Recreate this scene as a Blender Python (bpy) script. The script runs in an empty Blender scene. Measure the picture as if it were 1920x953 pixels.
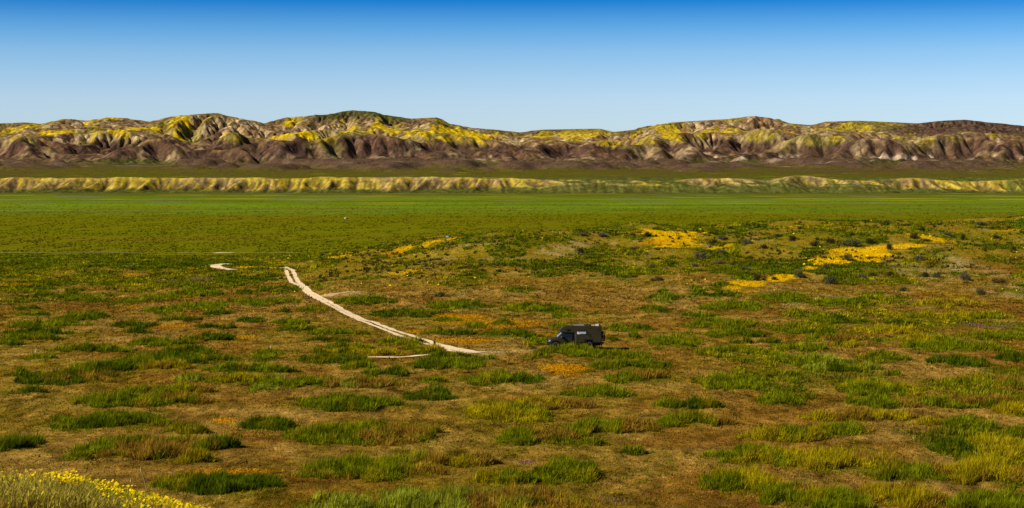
import bpy, math, random, time
import numpy as np
T0 = time.time()
rng = np.random.default_rng(7)
S = bpy.context.scene
COL = S.collection

# ------------------------------------------------------------------ camera, sky, sun, exposure
F = 3600.0            # focal length in photo pixels (photo 1920 wide)
HY = 330.0            # photo row of the true horizon
EYE = 21.0
cam_d = bpy.data.cameras.new("camera")
cam_d.sensor_width = 36.0
cam_d.lens = 36.0 * F / 1920.0
cam_d.shift_y = -(476.5 - HY) / 1920.0
cam_d.clip_start = 0.5
cam_d.clip_end = 90000.0
cam = bpy.data.objects.new("camera", cam_d)
COL.objects.link(cam)
cam.location = (0, 0, EYE)
cam.rotation_euler = (math.radians(90), 0, 0)
S.camera = cam

SUN_EL = math.radians(37.0)
LX, LY = 0.91, 0.34            # horizontal travel direction of the light (to the right and away)
n_ = math.hypot(LX, LY); LX /= n_; LY /= n_
world = bpy.data.worlds.new("World")
S.world = world
world.use_nodes = True
wn = world.node_tree.nodes; wl = world.node_tree.links
wn.clear()
wo = wn.new('ShaderNodeOutputWorld'); bg = wn.new('ShaderNodeBackground')
sky = wn.new('ShaderNodeTexSky'); sky.sky_type = 'NISHITA'; sky.sun_disc = False
sky.sun_elevation = SUN_EL
sky.sun_rotation = math.atan2(-LX, -LY)
sky.altitude = 700; sky.air_density = 1.0; sky.dust_density = 0.3; sky.ozone_density = 2.0
tc = wn.new('ShaderNodeTexCoord'); sp = wn.new('ShaderNodeSeparateXYZ')
wl.new(tc.outputs['Generated'], sp.inputs[0])
mr = wn.new('ShaderNodeMapRange'); mr.inputs['From Min'].default_value = -0.01; mr.inputs['From Max'].default_value = 0.19
wl.new(sp.outputs['Z'], mr.inputs['Value'])
cr = wn.new('ShaderNodeValToRGB')
wl.new(mr.outputs[0], cr.inputs[0])
SKYRAMP = [(0.0, (1, 1, 1)), (1.0, (1, 1, 1))]
SKYRAMP = [(0.0, (1.208, 1.451, 2.01)), (0.2479, (1.208, 1.451, 2.01)), (0.3, (1.062, 1.369, 1.955)), (0.3703, (0.782, 1.225, 1.853)), (0.4302, (0.425, 0.986, 1.736)), (0.5031, (0.045, 0.58, 1.46)), (0.62, (0.03, 0.38, 1.0)), (1.0, (0.05, 0.2, 0.42))]
els = cr.color_ramp.elements
els[0].position = SKYRAMP[0][0]; els[0].color = (*SKYRAMP[0][1], 1)
els[1].position = SKYRAMP[-1][0]; els[1].color = (*SKYRAMP[-1][1], 1)
for p_, c_ in SKYRAMP[1:-1]:
    e_ = els.new(p_); e_.color = (*c_, 1)
mul = wn.new('ShaderNodeMix'); mul.data_type = 'RGBA'; mul.blend_type = 'MULTIPLY'
mul.inputs[0].default_value = 1.0
wl.new(sky.outputs[0], mul.inputs[6]); wl.new(cr.outputs[0], mul.inputs[7])
wl.new(mul.outputs[2], bg.inputs[0]); bg.inputs[1].default_value = 0.056
wl.new(bg.outputs[0], wo.inputs[0])

sd = bpy.data.lights.new("sun", 'SUN'); sd.energy = 5.0; sd.angle = math.radians(0.5); sd.color = (1.0, 0.90, 0.70)
sun = bpy.data.objects.new("sun", sd); COL.objects.link(sun)
from mathutils import Vector
dv = Vector((LX * math.cos(SUN_EL), LY * math.cos(SUN_EL), -math.sin(SUN_EL)))
sun.rotation_euler = dv.to_track_quat('-Z', 'Y').to_euler()
sun.location = (-100, -40, 120)
S.view_settings.view_transform = 'Standard'; S.view_settings.look = 'None'
S.view_settings.gamma = 1.0; S.view_settings.exposure = 0.34
try: S.view_settings.use_curve_mapping = False
except Exception: pass
S.render.engine = 'CYCLES'
S.cycles.max_bounces = 5; S.cycles.diffuse_bounces = 2; S.cycles.transparent_max_bounces = 4

# ------------------------------------------------------------------ noise helpers
def _hash(ix, iy, seed):
    h = (ix.astype(np.int64) * 374761393 + iy.astype(np.int64) * 668265263 + seed * 974634777) & 0xFFFFFFFF
    h = ((h ^ (h >> 13)) * 1274126177) & 0xFFFFFFFF
    h = ((h ^ (h >> 16)) * 2246822519) & 0xFFFFFFFF
    return ((h ^ (h >> 15)) & 0xFFFFFF) / float(0xFFFFFF)
def vnoise(x, y, seed=0):
    x, y = np.broadcast_arrays(np.asarray(x, float), np.asarray(y, float))
    x0 = np.floor(x); y0 = np.floor(y); fx = x - x0; fy = y - y0
    fx = fx * fx * fx * (fx * (fx * 6 - 15) + 10); fy = fy * fy * fy * (fy * (fy * 6 - 15) + 10)
    a = _hash(x0, y0, seed); b = _hash(x0 + 1, y0, seed); c = _hash(x0, y0 + 1, seed); d = _hash(x0 + 1, y0 + 1, seed)
    return (a * (1 - fx) + b * fx) * (1 - fy) + (c * (1 - fx) + d * fx) * fy
def fbm(x, y, seed=0, oct=4, gain=.5):
    s = 0; a = 1; t = 0
    for i in range(oct):
        s = s + a * (vnoise(x, y, seed + i * 17) * 2 - 1); t += a; a *= gain
        x = x * 2.03 + 3.1; y = y * 2.03 + 7.7
    return s / t
def sm(a, b, x):
    t = np.clip((x - a) / (b - a), 0, 1); return t * t * (3 - 2 * t)
def erode(h, cell, steps, K, fixed, dif=0.05, jac=3, m=.5):
    A = np.ones_like(h)
    nb = [(-1, 0), (1, 0), (0, -1), (0, 1), (-1, -1), (-1, 1), (1, -1), (1, 1)]
    for it in range(steps):
        hp = np.pad(h, 1, mode='edge')
        best = np.zeros_like(h); ws = []; tot = np.full_like(h, 1e-9)
        for dy, dx in nb:
            d = cell * (math.sqrt(2) if dy and dx else 1)
            s = np.maximum((h - hp[1 + dy:hp.shape[0] - 1 + dy, 1 + dx:hp.shape[1] - 1 + dx]) / d, 0)
            best = np.maximum(best, s); w = s ** 4; ws.append(w); tot = tot + w
        ws = [w / tot for w in ws]
        for j in range(jac):
            An = np.ones_like(h)
            for (dy, dx), w in zip(nb, ws):
                f = np.pad(A * w, 1)
                An += f[1 - dy:f.shape[0] - 1 - dy, 1 - dx:f.shape[1] - 1 - dx]
            A = An
        e = K * np.minimum(A, 4000) ** m * best
        lap = (hp[:-2, 1:-1] + hp[2:, 1:-1] + hp[1:-1, :-2] + hp[1:-1, 2:] - 4 * h)
        h = h - np.where(fixed, 0, np.minimum(e, best * cell * .45)) + np.where(fixed, 0, dif * lap)
    return h, A

# ------------------------------------------------------------------ object helpers
def tag(o, label=None, cat=None, group=None, kind=None):
    if label: o['label'] = label
    if cat: o['category'] = cat
    if group: o['group'] = group
    if kind: o['kind'] = kind
    return o
def mesh_np(name, verts, faces, mat, color=None, smooth=False, parent=None, extra=None):
    """verts (N,3), faces (M,k) int; color per vertex (N,3)"""
    me = bpy.data.meshes.new(name)
    verts = np.ascontiguousarray(verts, np.float32); faces = np.ascontiguousarray(faces, np.int32)
    me.vertices.add(len(verts)); me.vertices.foreach_set('co', verts.ravel())
    k = faces.shape[1]
    me.loops.add(faces.size); me.loops.foreach_set('vertex_index', faces.ravel())
    me.polygons.add(len(faces)); me.polygons.foreach_set('loop_start', np.arange(0, faces.size, k, dtype=np.int32))
    me.update(calc_edges=True)
    if smooth: me.polygons.foreach_set('use_smooth', np.ones(len(faces), bool))
    if color is not None:
        at = me.color_attributes.new('tint', 'FLOAT_COLOR', 'POINT')
        c4 = np.ones((len(verts), 4), np.float32); c4[:, :3] = color
        at.data.foreach_set('color', c4.ravel())
    me.materials.append(mat)
    o = bpy.data.objects.new(name, me); COL.objects.link(o)
    if parent: o.parent = parent
    return o
def grid_faces(nr, nc):
    i = np.arange(nr - 1)[:, None] * nc + np.arange(nc - 1)[None, :]
    return np.stack([i, i + 1, i + nc + 1, i + nc], -1).reshape(-1, 4)

def mat_tint(name, scale=(1.0,), amp=0.35, bump=0.0, bscale=3.0, trans=0.0, rough=0.9, spec=0.0, nscale2=None):
    """procedural material: surface tint times several octaves of noise in object space"""
    m = bpy.data.materials.new(name); m.use_nodes = True
    nt = m.node_tree; N = nt.nodes; L = nt.links; N.clear()
    out = N.new('ShaderNodeOutputMaterial')
    at = N.new('ShaderNodeAttribute'); at.attribute_name = 'tint'
    tcn = N.new('ShaderNodeTexCoord')
    cur = at.outputs['Color']
    for q, sc in enumerate(scale):
        nz = N.new('ShaderNodeTexNoise'); nz.inputs['Scale'].default_value = sc; nz.inputs['Detail'].default_value = 6
        nz.inputs['Roughness'].default_value = 0.65
        L.new(tcn.outputs['Object'], nz.inputs['Vector'])
        mp = N.new('ShaderNodeMapRange'); mp.inputs['From Min'].default_value = .3; mp.inputs['From Max'].default_value = .7
        mp.inputs['To Min'].default_value = 1 - amp; mp.inputs['To Max'].default_value = 1 + amp
        L.new(nz.outputs['Fac'], mp.inputs['Value'])
        vm = N.new('ShaderNodeVectorMath'); vm.operation = 'SCALE'
        L.new(cur, vm.inputs[0]); L.new(mp.outputs[0], vm.inputs['Scale']); cur = vm.outputs[0]
    b = N.new('ShaderNodeBsdfPrincipled'); b.inputs['Roughness'].default_value = rough
    b.inputs['Specular IOR Level'].default_value = spec
    L.new(cur, b.inputs['Base Color'])
    if bump:
        nz = N.new('ShaderNodeTexNoise'); nz.inputs['Scale'].default_value = bscale; nz.inputs['Detail'].default_value = 8
        nz.inputs['Roughness'].default_value = 0.7
        L.new(tcn.outputs['Object'], nz.inputs['Vector'])
        bp = N.new('ShaderNodeBump'); bp.inputs['Strength'].default_value = 1.0; bp.inputs['Distance'].default_value = bump
        L.new(nz.outputs['Fac'], bp.inputs['Height']); L.new(bp.outputs[0], b.inputs['Normal'])
    if trans:
        tr = N.new('ShaderNodeBsdfTranslucent'); L.new(cur, tr.inputs['Color'])
        mx = N.new('ShaderNodeMixShader'); mx.inputs[0].default_value = trans
        L.new(b.outputs[0], mx.inputs[1]); L.new(tr.outputs[0], mx.inputs[2]); L.new(mx.outputs[0], out.inputs[0])
    else:
        L.new(b.outputs[0], out.inputs[0])
    return m
def mat_plain(name, col, rough=0.6, metal=0.0, spec=0.4, var=0.15, vscale=2.0, coat=0.0):
    m = bpy.data.materials.new(name); m.use_nodes = True
    nt = m.node_tree; N = nt.nodes; L = nt.links
    b = N['Principled BSDF']; b.inputs['Roughness'].default_value = rough; b.inputs['Metallic'].default_value = metal
    b.inputs['Specular IOR Level'].default_value = spec
    nz = N.new('ShaderNodeTexNoise'); nz.inputs['Scale'].default_value = vscale; nz.inputs['Detail'].default_value = 5
    tcn = N.new('ShaderNodeTexCoord'); L.new(tcn.outputs['Object'], nz.inputs['Vector'])
    r = N.new('ShaderNodeValToRGB'); L.new(nz.outputs['Fac'], r.inputs[0])
    r.color_ramp.elements[0].position = .3; r.color_ramp.elements[1].position = .7
    r.color_ramp.elements[0].color = (*[c * (1 - var) for c in col], 1); r.color_ramp.elements[1].color = (*[min(1, c * (1 + var)) for c in col], 1)
    L.new(r.outputs[0], b.inputs['Base Color'])
    b.inputs['Coat Weight'].default_value = coat
    return m

# ------------------------------------------------------------------ terrain shape (metres; eye at 0,0,21)
def crest_row(u):
    px = 960 + u * F
    return np.interp(px, [-600, 0, 420, 500, 560, 640, 750, 800, 860, 950, 1050, 1200, 1320, 1450, 1600, 1780, 1920, 2400],
                     [500, 500, 502, 499, 493, 478, 461, 452, 445, 437, 433, 430, 428, 424, 420, 419, 414, 408])
def z_base(x, y):
    """smooth ground surface, no small relief"""
    x, y = np.broadcast_arrays(np.asarray(x, float), np.asarray(y, float))
    yy = np.maximum(y, 40.0)
    u = np.clip(x / yy, -.45, .45)
    yc = crest_row(u)
    px = 960 + u * F
    Dc = np.interp(px, [0, 420, 560, 760, 1920], [445, 450, 470, 515, 530])
    zc = EYE - Dc * (yc - HY) / F
    front = zc * sm(0, 1, (y - 285) / np.maximum(Dc - 285, 1))
    tb = np.clip((y - Dc) / (870 - Dc), 0, 1)
    back = zc + (-14 - zc) * (.55 * tb + .45 * tb * tb * (3 - 2 * tb))
    z = np.where(y < Dc, front, back)
    # relief of the rise and the flat
    amp = .25 + 2.8 * sm(315, 440, y) * (1 - sm(540, 700, y)) * (.35 + .65 * sm(-.12, .05, u))
    z = z + amp * fbm(x / 38, y / 30, 41, 3)
    # knoll the photographer stands on
    r = np.hypot(x, y)
    off = np.interp(960 + F * np.clip(x / np.maximum(y, 8), -.6, .6), [-400, 0, 140, 200, 245, 300, 350, 400, 500],
                    [0, .13, .15, .05, -.03, -.15, -.25, -.4, -.9]) * sm(8, 25, r)
    kn = np.where(r < 28, 19.4 - .115 * r, 16.18 - .27 * (r - 28)) + off
    return np.maximum(z, kn)
def hit(px, py, dmin=100, dmax=1500):
    """where the line from the eye through a photo point meets the smooth ground"""
    D = np.geomspace(dmin, dmax, 1600)
    x = (px - 960) / F * D; zr = EYE - D * (py - HY) / F
    g = z_base(x, D)
    k = np.nonzero(zr < g)[0]
    if len(k) == 0: return x[-1], D[-1]
    i = max(k[0], 1)
    a = (zr[i - 1] - g[i - 1]); b = (g[i] - zr[i]); t = a / max(a + b, 1e-6)
    d = D[i - 1] + (D[i] - D[i - 1]) * t
    return (px - 960) / F * d, d
# ------------------------------------------------------------------ grass clumps: photo boxes x0,y0,x1,y1, tone code
# tones: d dark green, g green, l light green, y yellowish, first letter left end, second right end (b = browned)
CL = """107 578 195 603 gd;18 598 160 616 gg;0 617 132 627 dd;0 623 118 638 gd;-10 635 43 649 gd;34 584 90 594 gd;20 573 78 583 dd
272 572 350 588 gg;325 563 430 582 gg;415 553 560 572 gg;212 556 270 572 gg;255 548 330 566 gg;310 541 400 556 gg;118 551 213 567 gg
300 591 373 602 gd;378 580 433 591 dd;445 592 497 604 dd;205 600 290 615 dd;230 618 286 626 dd;364 607 440 616 dd;345 623 443 640 dd
243 632 372 649 gb;100 646 256 661 gd;300 648 415 664 gd;215 660 435 685 gd;258 676 358 693 yb;130 676 250 700 gd;20 693 52 705 gg
48 690 225 721 db;48 662 103 674 gg;382 681 553 701 gd;330 700 385 716 lg;385 700 500 722 gy;34 729 88 738 gd;232 720 400 738 gb
133 733 385 763 gb;90 770 305 807 gd;310 794 385 815 gd;-10 812 75 846 gd;150 811 405 860 gb;335 846 400 870 yy;378 824 452 841 dd
448 782 552 808 dd;290 886 540 925 dd;118 852 175 863 gd;505 596 578 609 gd;517 609 592 622 gd;562 568 620 588 gb;520 578 541 587 dd
582 616 690 629 gd;567 630 662 642 dd;605 643 695 655 gg;580 652 758 667 gy;563 662 697 681 dd;640 676 702 693 gg;675 687 763 707 gd
710 629 790 648 gd;755 643 830 660 gy;808 658 883 670 gd;762 668 903 693 dg;475 652 525 678 gg;478 700 530 733 gl;525 702 640 728 gb
630 703 760 726 lb;790 704 836 720 gg;868 695 1015 721 gd;760 728 853 750 dd;628 545 740 571 gd;698 572 820 595 dd;800 556 920 580 gd
815 594 866 604 gg;792 615 886 629 gd;870 602 915 615 gg;900 618 1010 634 gd;925 560 1070 587 gd;926 600 965 610 gd;545 738 763 770 gd
550 787 812 835 gb;560 847 845 898 gb;828 850 932 876 yb;540 905 1105 965 lb;895 880 1005 909 yg;865 757 1045 794 yg;960 745 1115 768 yb
930 800 1080 836 gb;1040 783 1225 815 gb;1222 747 1350 767 gd;1230 775 1372 800 gb;1085 822 1138 836 gg;1162 836 1210 853 gg
1000 858 1125 905 gd;1055 725 1185 748 gg;1130 694 1263 719 gb;1105 673 1257 694 gd;1072 655 1213 675 gg;1012 643 1135 667 gd
995 662 1033 671 gg;1307 696 1430 732 gg;1207 626 1320 652 gg;1315 645 1435 664 gg;1137 605 1222 622 gd;1137 630 1160 640 dd
1182 626 1198 634 dg;1035 583 1078 597 gg;1200 570 1251 587 gd;978 630 1030 647 yg;1028 606 1072 617 gg;1275 595 1440 616 gg
1320 614 1430 633 gd;1370 636 1412 645 dd;1417 634 1465 645 dd;1210 547 1275 567 ld;1315 548 1440 583 gg;1420 540 1520 566 gg
1522 545 1640 577 gd;1720 553 1850 578 yb;1515 592 1597 606 gd;1590 597 1635 609 dd;1662 598 1718 609 dd;1685 583 1880 602 yg
1450 607 1560 630 gd;1600 608 1735 625 yy;1508 625 1615 641 gb;1675 625 1795 643 yg;1700 636 1880 661 gg;1800 617 1920 637 gg
1560 638 1632 652 yb;1440 640 1550 660 gg;1430 660 1592 687 gl;1608 658 1702 680 gd;1745 664 1850 688 dd;1870 659 1935 678 dd
1515 677 1658 702 ld;1658 694 1692 706 dg;1567 708 1716 742 gy;1757 687 1935 735 gb;1415 735 1512 760 gg;1588 742 1720 765 gb
1715 738 1935 764 gb;1875 755 1940 783 yy;1510 766 1700 790 yb;1522 790 1640 816 gb;1763 778 1860 812 gg;1715 782 1765 797 yy
1395 803 1560 828 yg;1330 832 1500 872 gy;1470 838 1680 885 yb;1748 822 1830 852 dd;1815 815 1935 868 yy;1625 866 1780 905 gb
1760 862 1935 908 yb;1315 876 1455 922 gy;1420 902 1640 955 gb;1620 902 1760 948 yb;1790 918 1945 968 gg;1860 803 1935 825 gg"""
CLUMPS = []
for t_ in CL.replace('\n', ';').split(';'):
    a = t_.split()
    if len(a) < 5: continue
    x0, y0, x1, y1 = map(float, a[:4])
    xm = (x0 + x1) / 2
    _, Df = hit(xm, y1)
    hh = (0.56 * (1.0 if (x1 - x0) > 60 else .8)) if x0 != 1012 else .56
    rise = hh * F / Df * 1.0
    yb = min(max(y0 + rise * 1.15, y0 + (y1 - y0) * .3), y1 - 2)
    _, Db = hit(xm, yb)
    Db = min(max(Db, Df + 1.0), Df + 13.0)
    Dm = (Df + Db) / 2
    CLUMPS.append(dict(x=(xm - 960) / F * Dm, y=Dm, rx=(x1 - x0) / 2 / F * Dm, ry=(Db - Df) / 2 + .2, h=hh, t=a[4], box=(x0, y0, x1, y1)))

# tracks in photo points -> ground
def path(pts):
    return np.array([hit(px, py) for px, py in pts])
RUT_R = path([(536, 500.5), (549, 507), (554.6, 520.4), (563, 532), (578, 544), (601.6, 559), (618, 566.6), (642, 581), (680, 599), (704, 606), (735, 619), (776, 632), (822, 646), (872, 657), (897, 662)])
RUT_L = path([(527, 501.5), (536, 507), (541, 519), (548, 531), (573, 547), (581, 554), (596.5, 562), (623, 576), (642, 586), (672, 600), (700, 611), (735, 625), (776, 639), (810, 649), (850, 660), (885, 665)])
BEND = path([(437, 495.5), (418, 495.8), (404, 497.5), (403, 501), (418, 504), (438, 507)])
BAR = path([(690, 671), (730, 670.5), (770, 669), (806, 666.5)])
SPUR = path([(604, 557), (625, 552), (658, 547)])
LINK = path([(885, 661), (940, 659), (990, 657), (1050, 655)])
def seg_dist(x, y, P):
    d = np.full(x.shape, 1e9)
    for (ax, ay), (bx, by) in zip(P[:-1], P[1:]):
        vx, vy = bx - ax, by - ay; L2 = vx * vx + vy * vy + 1e-9
        t = np.clip(((x - ax) * vx + (y - ay) * vy) / L2, 0, 1)
        d = np.minimum(d, np.hypot(x - ax - t * vx, y - ay - t * vy))
    return d

# colour patches on the ground, photo ellipses cx cy w h kind strength: Y gold sheet, O orange gold, S straw/bare pale, P purple, B red brown, G green
PT = """1265 447 120 30 Y 1;1235 440 60 14 Y 1;1300 436 90 8 Y .8;1600 474 130 20 Y 1;1560 486 90 20 Y 1;1680 462 110 10 Y .9;1755 448 100 12 Y .9
1475 519 60 8 Y 1;1450 523 50 7 Y .9;1500 512 40 7 Y .8;1522 503 40 8 Y .8;1540 496 40 10 Y .9;1650 466 60 10 Y 1;1270 440 110 14 Y .9;1400 532 80 12 Y .95;1440 524 60 8 Y .8;1372 540 40 8 Y .6;1625 487 70 14 Y .9;1495 423 34 6 Y .8;1890 432 70 3 Y .4;1345 465 70 8 Y .5
755 469 46 12 Y .7;735 476 50 10 O .7;760 511 62 9 Y .6;850 447 90 5 Y .8;810 452 50 8 Y .6;795 462 24 8 Y .7;670 470 60 5 Y .6;640 480 60 5 Y .5
500 503 130 3.5 Y .9;300 497 95 4 O .9;245 514 40 4 O .8;360 501 60 6 O .5;40 535 100 10 O .5;860 594 110 8 O .9;905 606 200 16 O .5;790 622 60 6 O .9
870 640 120 7 O .95;980 628 120 6 O .5;1060 691 100 14 O .95;1060 703 60 8 O .4;458 632 50 6 O .85;320 611 70 6 O .6;423 788 52 10 O .9;430 884 200 6 O .55;250 575 30 4 O .5
1420 412 0 0 Y 0;1730 545 60 6 Y .15;1790 552 70 6 Y .15;1395 547 60 5 Y .4;1240 455 90 10 O .7;1400 585 200 12 B .5;1870 645 90 8 B .5
655 550 90 7 S .8;870 575 180 18 S .35;1810 500 90 60 S .75;1720 510 110 40 S .45;1880 545 120 30 S .55;1060 470 90 20 S .6;1090 460 70 12 S .7;1030 475 60 14 S .6
820 487 70 20 S .5;1720 540 60 10 S .5;1560 560 90 14 S .6;1470 568 120 10 S .5;1140 510 60 8 S .4;900 458 140 8 S .5;1340 460 40 6 S .3;1950 455 90 30 S .6;1000 545 90 20 S .35
940 662 110 10 S .55;900 660 60 14 S .7;1250 540 60 8 S .4;850 555 80 10 S .4
375 522 60 5 P .8;320 528 90 4 P .5;1825 609 40 7 P .8;1880 612 60 5 P .6;985 866 40 5 P .7;1150 940 60 10 P .4
180 508 60 4 B .6;350 560 300 20 B .35;70 578 200 20 B .35;1850 500 100 30 B .5;1550 480 80 8 B .4;1080 765 120 6 B .5;1300 830 260 20 B .35;1350 930 300 40 B .4;1600 860 200 20 B .45;860 500 100 30 B .3
720 600 60 8 B .3;1640 900 180 14 B .4;1255 690 40 5 B .7;1190 728 60 5 B .7;530 862 40 6 B .6"""
PATCH = []
for t_ in PT.replace('\n', ';').split(';'):
    a = t_.split()
    if len(a) < 6 or float(a[2]) <= 0: continue
    cx, cy, w, h_ = map(float, a[:4])
    x_, D_ = hit(cx, cy)
    _, D1 = hit(cx, cy + h_ / 2); _, D2 = hit(cx, max(cy - h_ / 2, crest_row(np.array([(cx - 960) / F]))[0] + .5 if cy > 0 else cy))
    if D2 > 700: D2 = D_ + (D_ - D1)
    PATCH.append((x_, (D1 + D2) / 2, w / 2 / F * D_, max((D2 - D1) / 2, .8), a[4], float(a[5])))

# ------------------------------------------------------------------ ground sheet
si = np.linspace(-.345, .345, 1100)
so = np.geomspace(.35, 9, 40)
s_ = np.concatenate([-so[::-1], si, so])
def rows():
    r = list(np.arange(-300, 10, 12.0)) + list(np.arange(10, 100, 1.2))
    y = 100.0
    while y < 880:
        r.append(y); y += max(.3, min(y * y / 42000, y / 420))
    while y < 4300:
        r.append(y); y += y / 170
    r += list(np.geomspace(y, 70000, 40))
    return np.array(r)
ys_ = rows()
wy = np.maximum(ys_, 40.0)
GX = s_[None, :] * wy[:, None]
GY = np.repeat(ys_[:, None], len(s_), 1)
GZ = z_base(GX, GY)
near = (GY > 95) & (GY < 900)
def clump_field(x, y):
    """height profile 0..1 of the listed clumps with ragged outline"""
    out = np.zeros(x.shape)
    for c in CLUMPS:
        m = (np.abs(x - c['x']) < c['rx'] * 1.3) & (np.abs(y - c['y']) < c['ry'] * 1.5)
        if not m.any(): continue
        q = ((x[m] - c['x']) / c['rx']) ** 2 + ((y[m] - c['y']) / c['ry']) ** 2
        out[m] = np.maximum(out[m], np.clip(1.15 - q, 0, 1))
    return out
HUM = np.zeros_like(GX)
rsel = (ys_ > 100) & (ys_ < 560)
HUM[rsel] = clump_field(GX[rsel], GY[rsel])
rn = (ys_ > 90) & (ys_ < 1000)
REL = np.zeros_like(GX)
REL[rn] = fbm(GX[rn] / 2.6, GY[rn] / 2.6, 77, 3)
GZ = GZ + HUM * .22 + REL * .10 * sm(95, 120, GY)
GZ = np.where(GY > 880, -14 + .25 * fbm(GX / 60, GY / 60, 5, 2), GZ)
GZ = np.where(GY < 90, z_base(GX, GY) + .05 * fbm(GX / 1.5, GY / 1.5, 8, 2), GZ)
# fall away far out so the sheet passes under the hills
GZ = np.where(GY > 4080, np.minimum(GZ, -15), GZ)
def gz(x, y):
    x = np.asarray(x, float); y = np.asarray(y, float)
    r = np.interp(y, ys_, np.arange(len(ys_))); i = np.clip(r.astype(int), 0, len(ys_) - 2); fr = r - i
    # use the true bilinear cell in s-space
    s = x / np.maximum(y, 40.0)
    c = np.interp(s, s_, np.arange(len(s_))); j = np.clip(c.astype(int), 0, len(s_) - 2); fc = c - j
    return (GZ[i, j] * (1 - fc) + GZ[i, j + 1] * fc) * (1 - fr) + (GZ[i + 1, j] * (1 - fc) + GZ[i + 1, j + 1] * fc) * fr

C = lambda *a: np.array(a, float)
BROWN = C(.235, .132, .017); TAN = C(.335, .215, .05); OLIVE = C(.18, .135, .008); RUST = C(.19, .080, .012)
GREEN = C(.125, .135, .004); GOLD = C(.64, .39, .004); ORNG = C(.42, .20, .004); STRAW = C(.36, .27, .10); PURP = C(.17, .085, .07); DIRT = C(.74, .58, .38)
def mix(a, b, t): return a + (b - a) * t[..., None]
def green_amount(x, y):
    """how much of the ground is taken by green growth"""
    u = x / np.maximum(y, 40); px = 960 + u * F
    w = -.75 + 0 * x
    w = w + .55 * sm(1150, 1500, px) * (1 - sm(340, 420, y)) * sm(115, 150, y)
    w = w + .98 * sm(310, 410, y) * sm(520, 900, px)             # the rise
    w = w + 1.45 * sm(300, 400, y) * (1 - sm(350, 700, px))    # left, towards the lip
    w = w + .55 * sm(430, 480, y) * (1 - sm(-.10, .05, u)) + .5 * sm(560, 640, y)
    n = fbm(x / 9, y / 17, 61, 4) * 1.4 + .9 * fbm(x / 3.2, y / 6.5, 62, 3) * sm(300, 380, y)
    return np.clip((n + w) * 2.2 + .35, 0, 1)
def albedo(x, y):
    n1 = fbm(x / 7, y / 12, 31, 4); n2 = fbm(x / 2.2, y / 3.5, 32, 3); n3 = fbm(x / 24, y / 40, 33, 3)
    c = mix(np.broadcast_to(BROWN, x.shape + (3,)), TAN, np.clip(.35 + n1 * 1.1 + n2 * .5, 0, 1) * .6)
    c = mix(c, OLIVE, np.clip(.32 + n3 * 1.2 - n2 * .6, 0, 1) * .7)
    c = mix(c, RUST, np.clip(n1 * -1.6 + n2 * .6 - .15, 0, 1) * .6)
    n5 = fbm(x / .9, y / 2.4, 36, 3); c = c * (.90 + .65 * n5 + .35 * n2)[..., None]
    mound = sm(320, 420, y) * (1 - sm(560, 800, y))
    c = mix(c, np.broadcast_to(C(.21, .165, .006), c.shape), mound * .6)
    sc_ = np.clip(fbm(x / 5, y / 9, 35, 3) * 3 - .75, 0, 1); c = mix(c, np.broadcast_to(STRAW * .8, c.shape), sc_ * mound * .5 * sm(-.1, .05, x / y))
    g = green_amount(x, y)
    c = mix(c, np.broadcast_to(GREEN * .8, c.shape), g * .75)
    for (cx, cy, rx, ry, k, st) in PATCH:
        m = (np.abs(x - cx) < rx * 1.6) & (np.abs(y - cy) < ry * 1.6)
        if not m.any(): continue
        q = np.sqrt(((x[m] - cx) / rx) ** 2 + ((y[m] - cy) / ry) ** 2) + n1[m] * .38 + n2[m] * .22
        v = np.clip((1.12 - q) * 3.0, 0, 1) * st
        if k in 'YO': v = v * np.clip(1.15 + n2[m] * .9, .4, 1)
        if k == 'S': v = v * np.clip(.6 + n2[m] * 2.2 + n1[m], 0, 1)
        col = {'Y': GOLD, 'O': ORNG, 'S': STRAW, 'P': PURP, 'B': RUST, 'G': GREEN}[k]
        c[m] = mix(c[m], col, v)
    return c
GC = np.zeros(GX.shape + (3,)) + BROWN
GC[rn] = albedo(GX[rn], GY[rn])
# valley floor colour bands
rv = ys_ > 560
xv, yv = GX[rv], GY[rv]
py_ = HY + (EYE + 14) * F / np.maximum(yv, 1)
w1 = fbm(xv / 420, yv / 120, 91, 4); w2 = fbm(xv / 60, yv / 25, 92, 4); w3 = fbm(xv / 6, yv / 30, 93, 3)
OL2 = C(.135, .140, .003); BR_G = C(.120, .172, .008); DKG = C(.085, .085, .008); DOL = C(.095, .098, .003)
t = np.clip(sm(418, 396, 1 * 0 + py_) if False else 1 - sm(396, 412, py_ + w1 * 14), 0, 1)
cv = mix(np.broadcast_to(OL2, xv.shape + (3,)), BR_G, t)
cv = mix(cv, np.broadcast_to(DOL, cv.shape), np.clip(w2 * 1.2 + w3 * .6 + .1, 0, 1) * .55)
cv = mix(cv, np.broadcast_to(C(.14, .235, .006), cv.shape), np.clip(w1 * 2.6, 0, 1) * t * .7)
cv = mix(cv, np.broadcast_to(C(.08, .105, .01), cv.shape), np.clip(fbm(xv / 500, yv / 110, 98, 4) * 3 - .3, 0, 1) * .6 * t)
cv = mix(cv, np.broadcast_to(C(.17, .19, .06), cv.shape), np.clip(fbm(xv / 260, yv / 50, 94, 3) * 3 - .6, 0, 1) * .55 * t)
cv = mix(cv, np.broadcast_to(C(.17, .115, .008), cv.shape), np.clip(fbm(xv / 200, yv / 90, 95, 3) * 2.5 - .55, 0, 1) * .6)
cv = mix(cv, np.broadcast_to(DKG, cv.shape), (1 - sm(362, 374, py_ + w2 * 5)) * .9)
cv = mix(cv, np.broadcast_to(C(.40, .34, .02), cv.shape), np.clip(fbm(xv / 150, yv / 40, 96, 3) * 6 - 2.4, 0, 1) * .7 * (1 - sm(366, 400, py_)))
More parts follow.
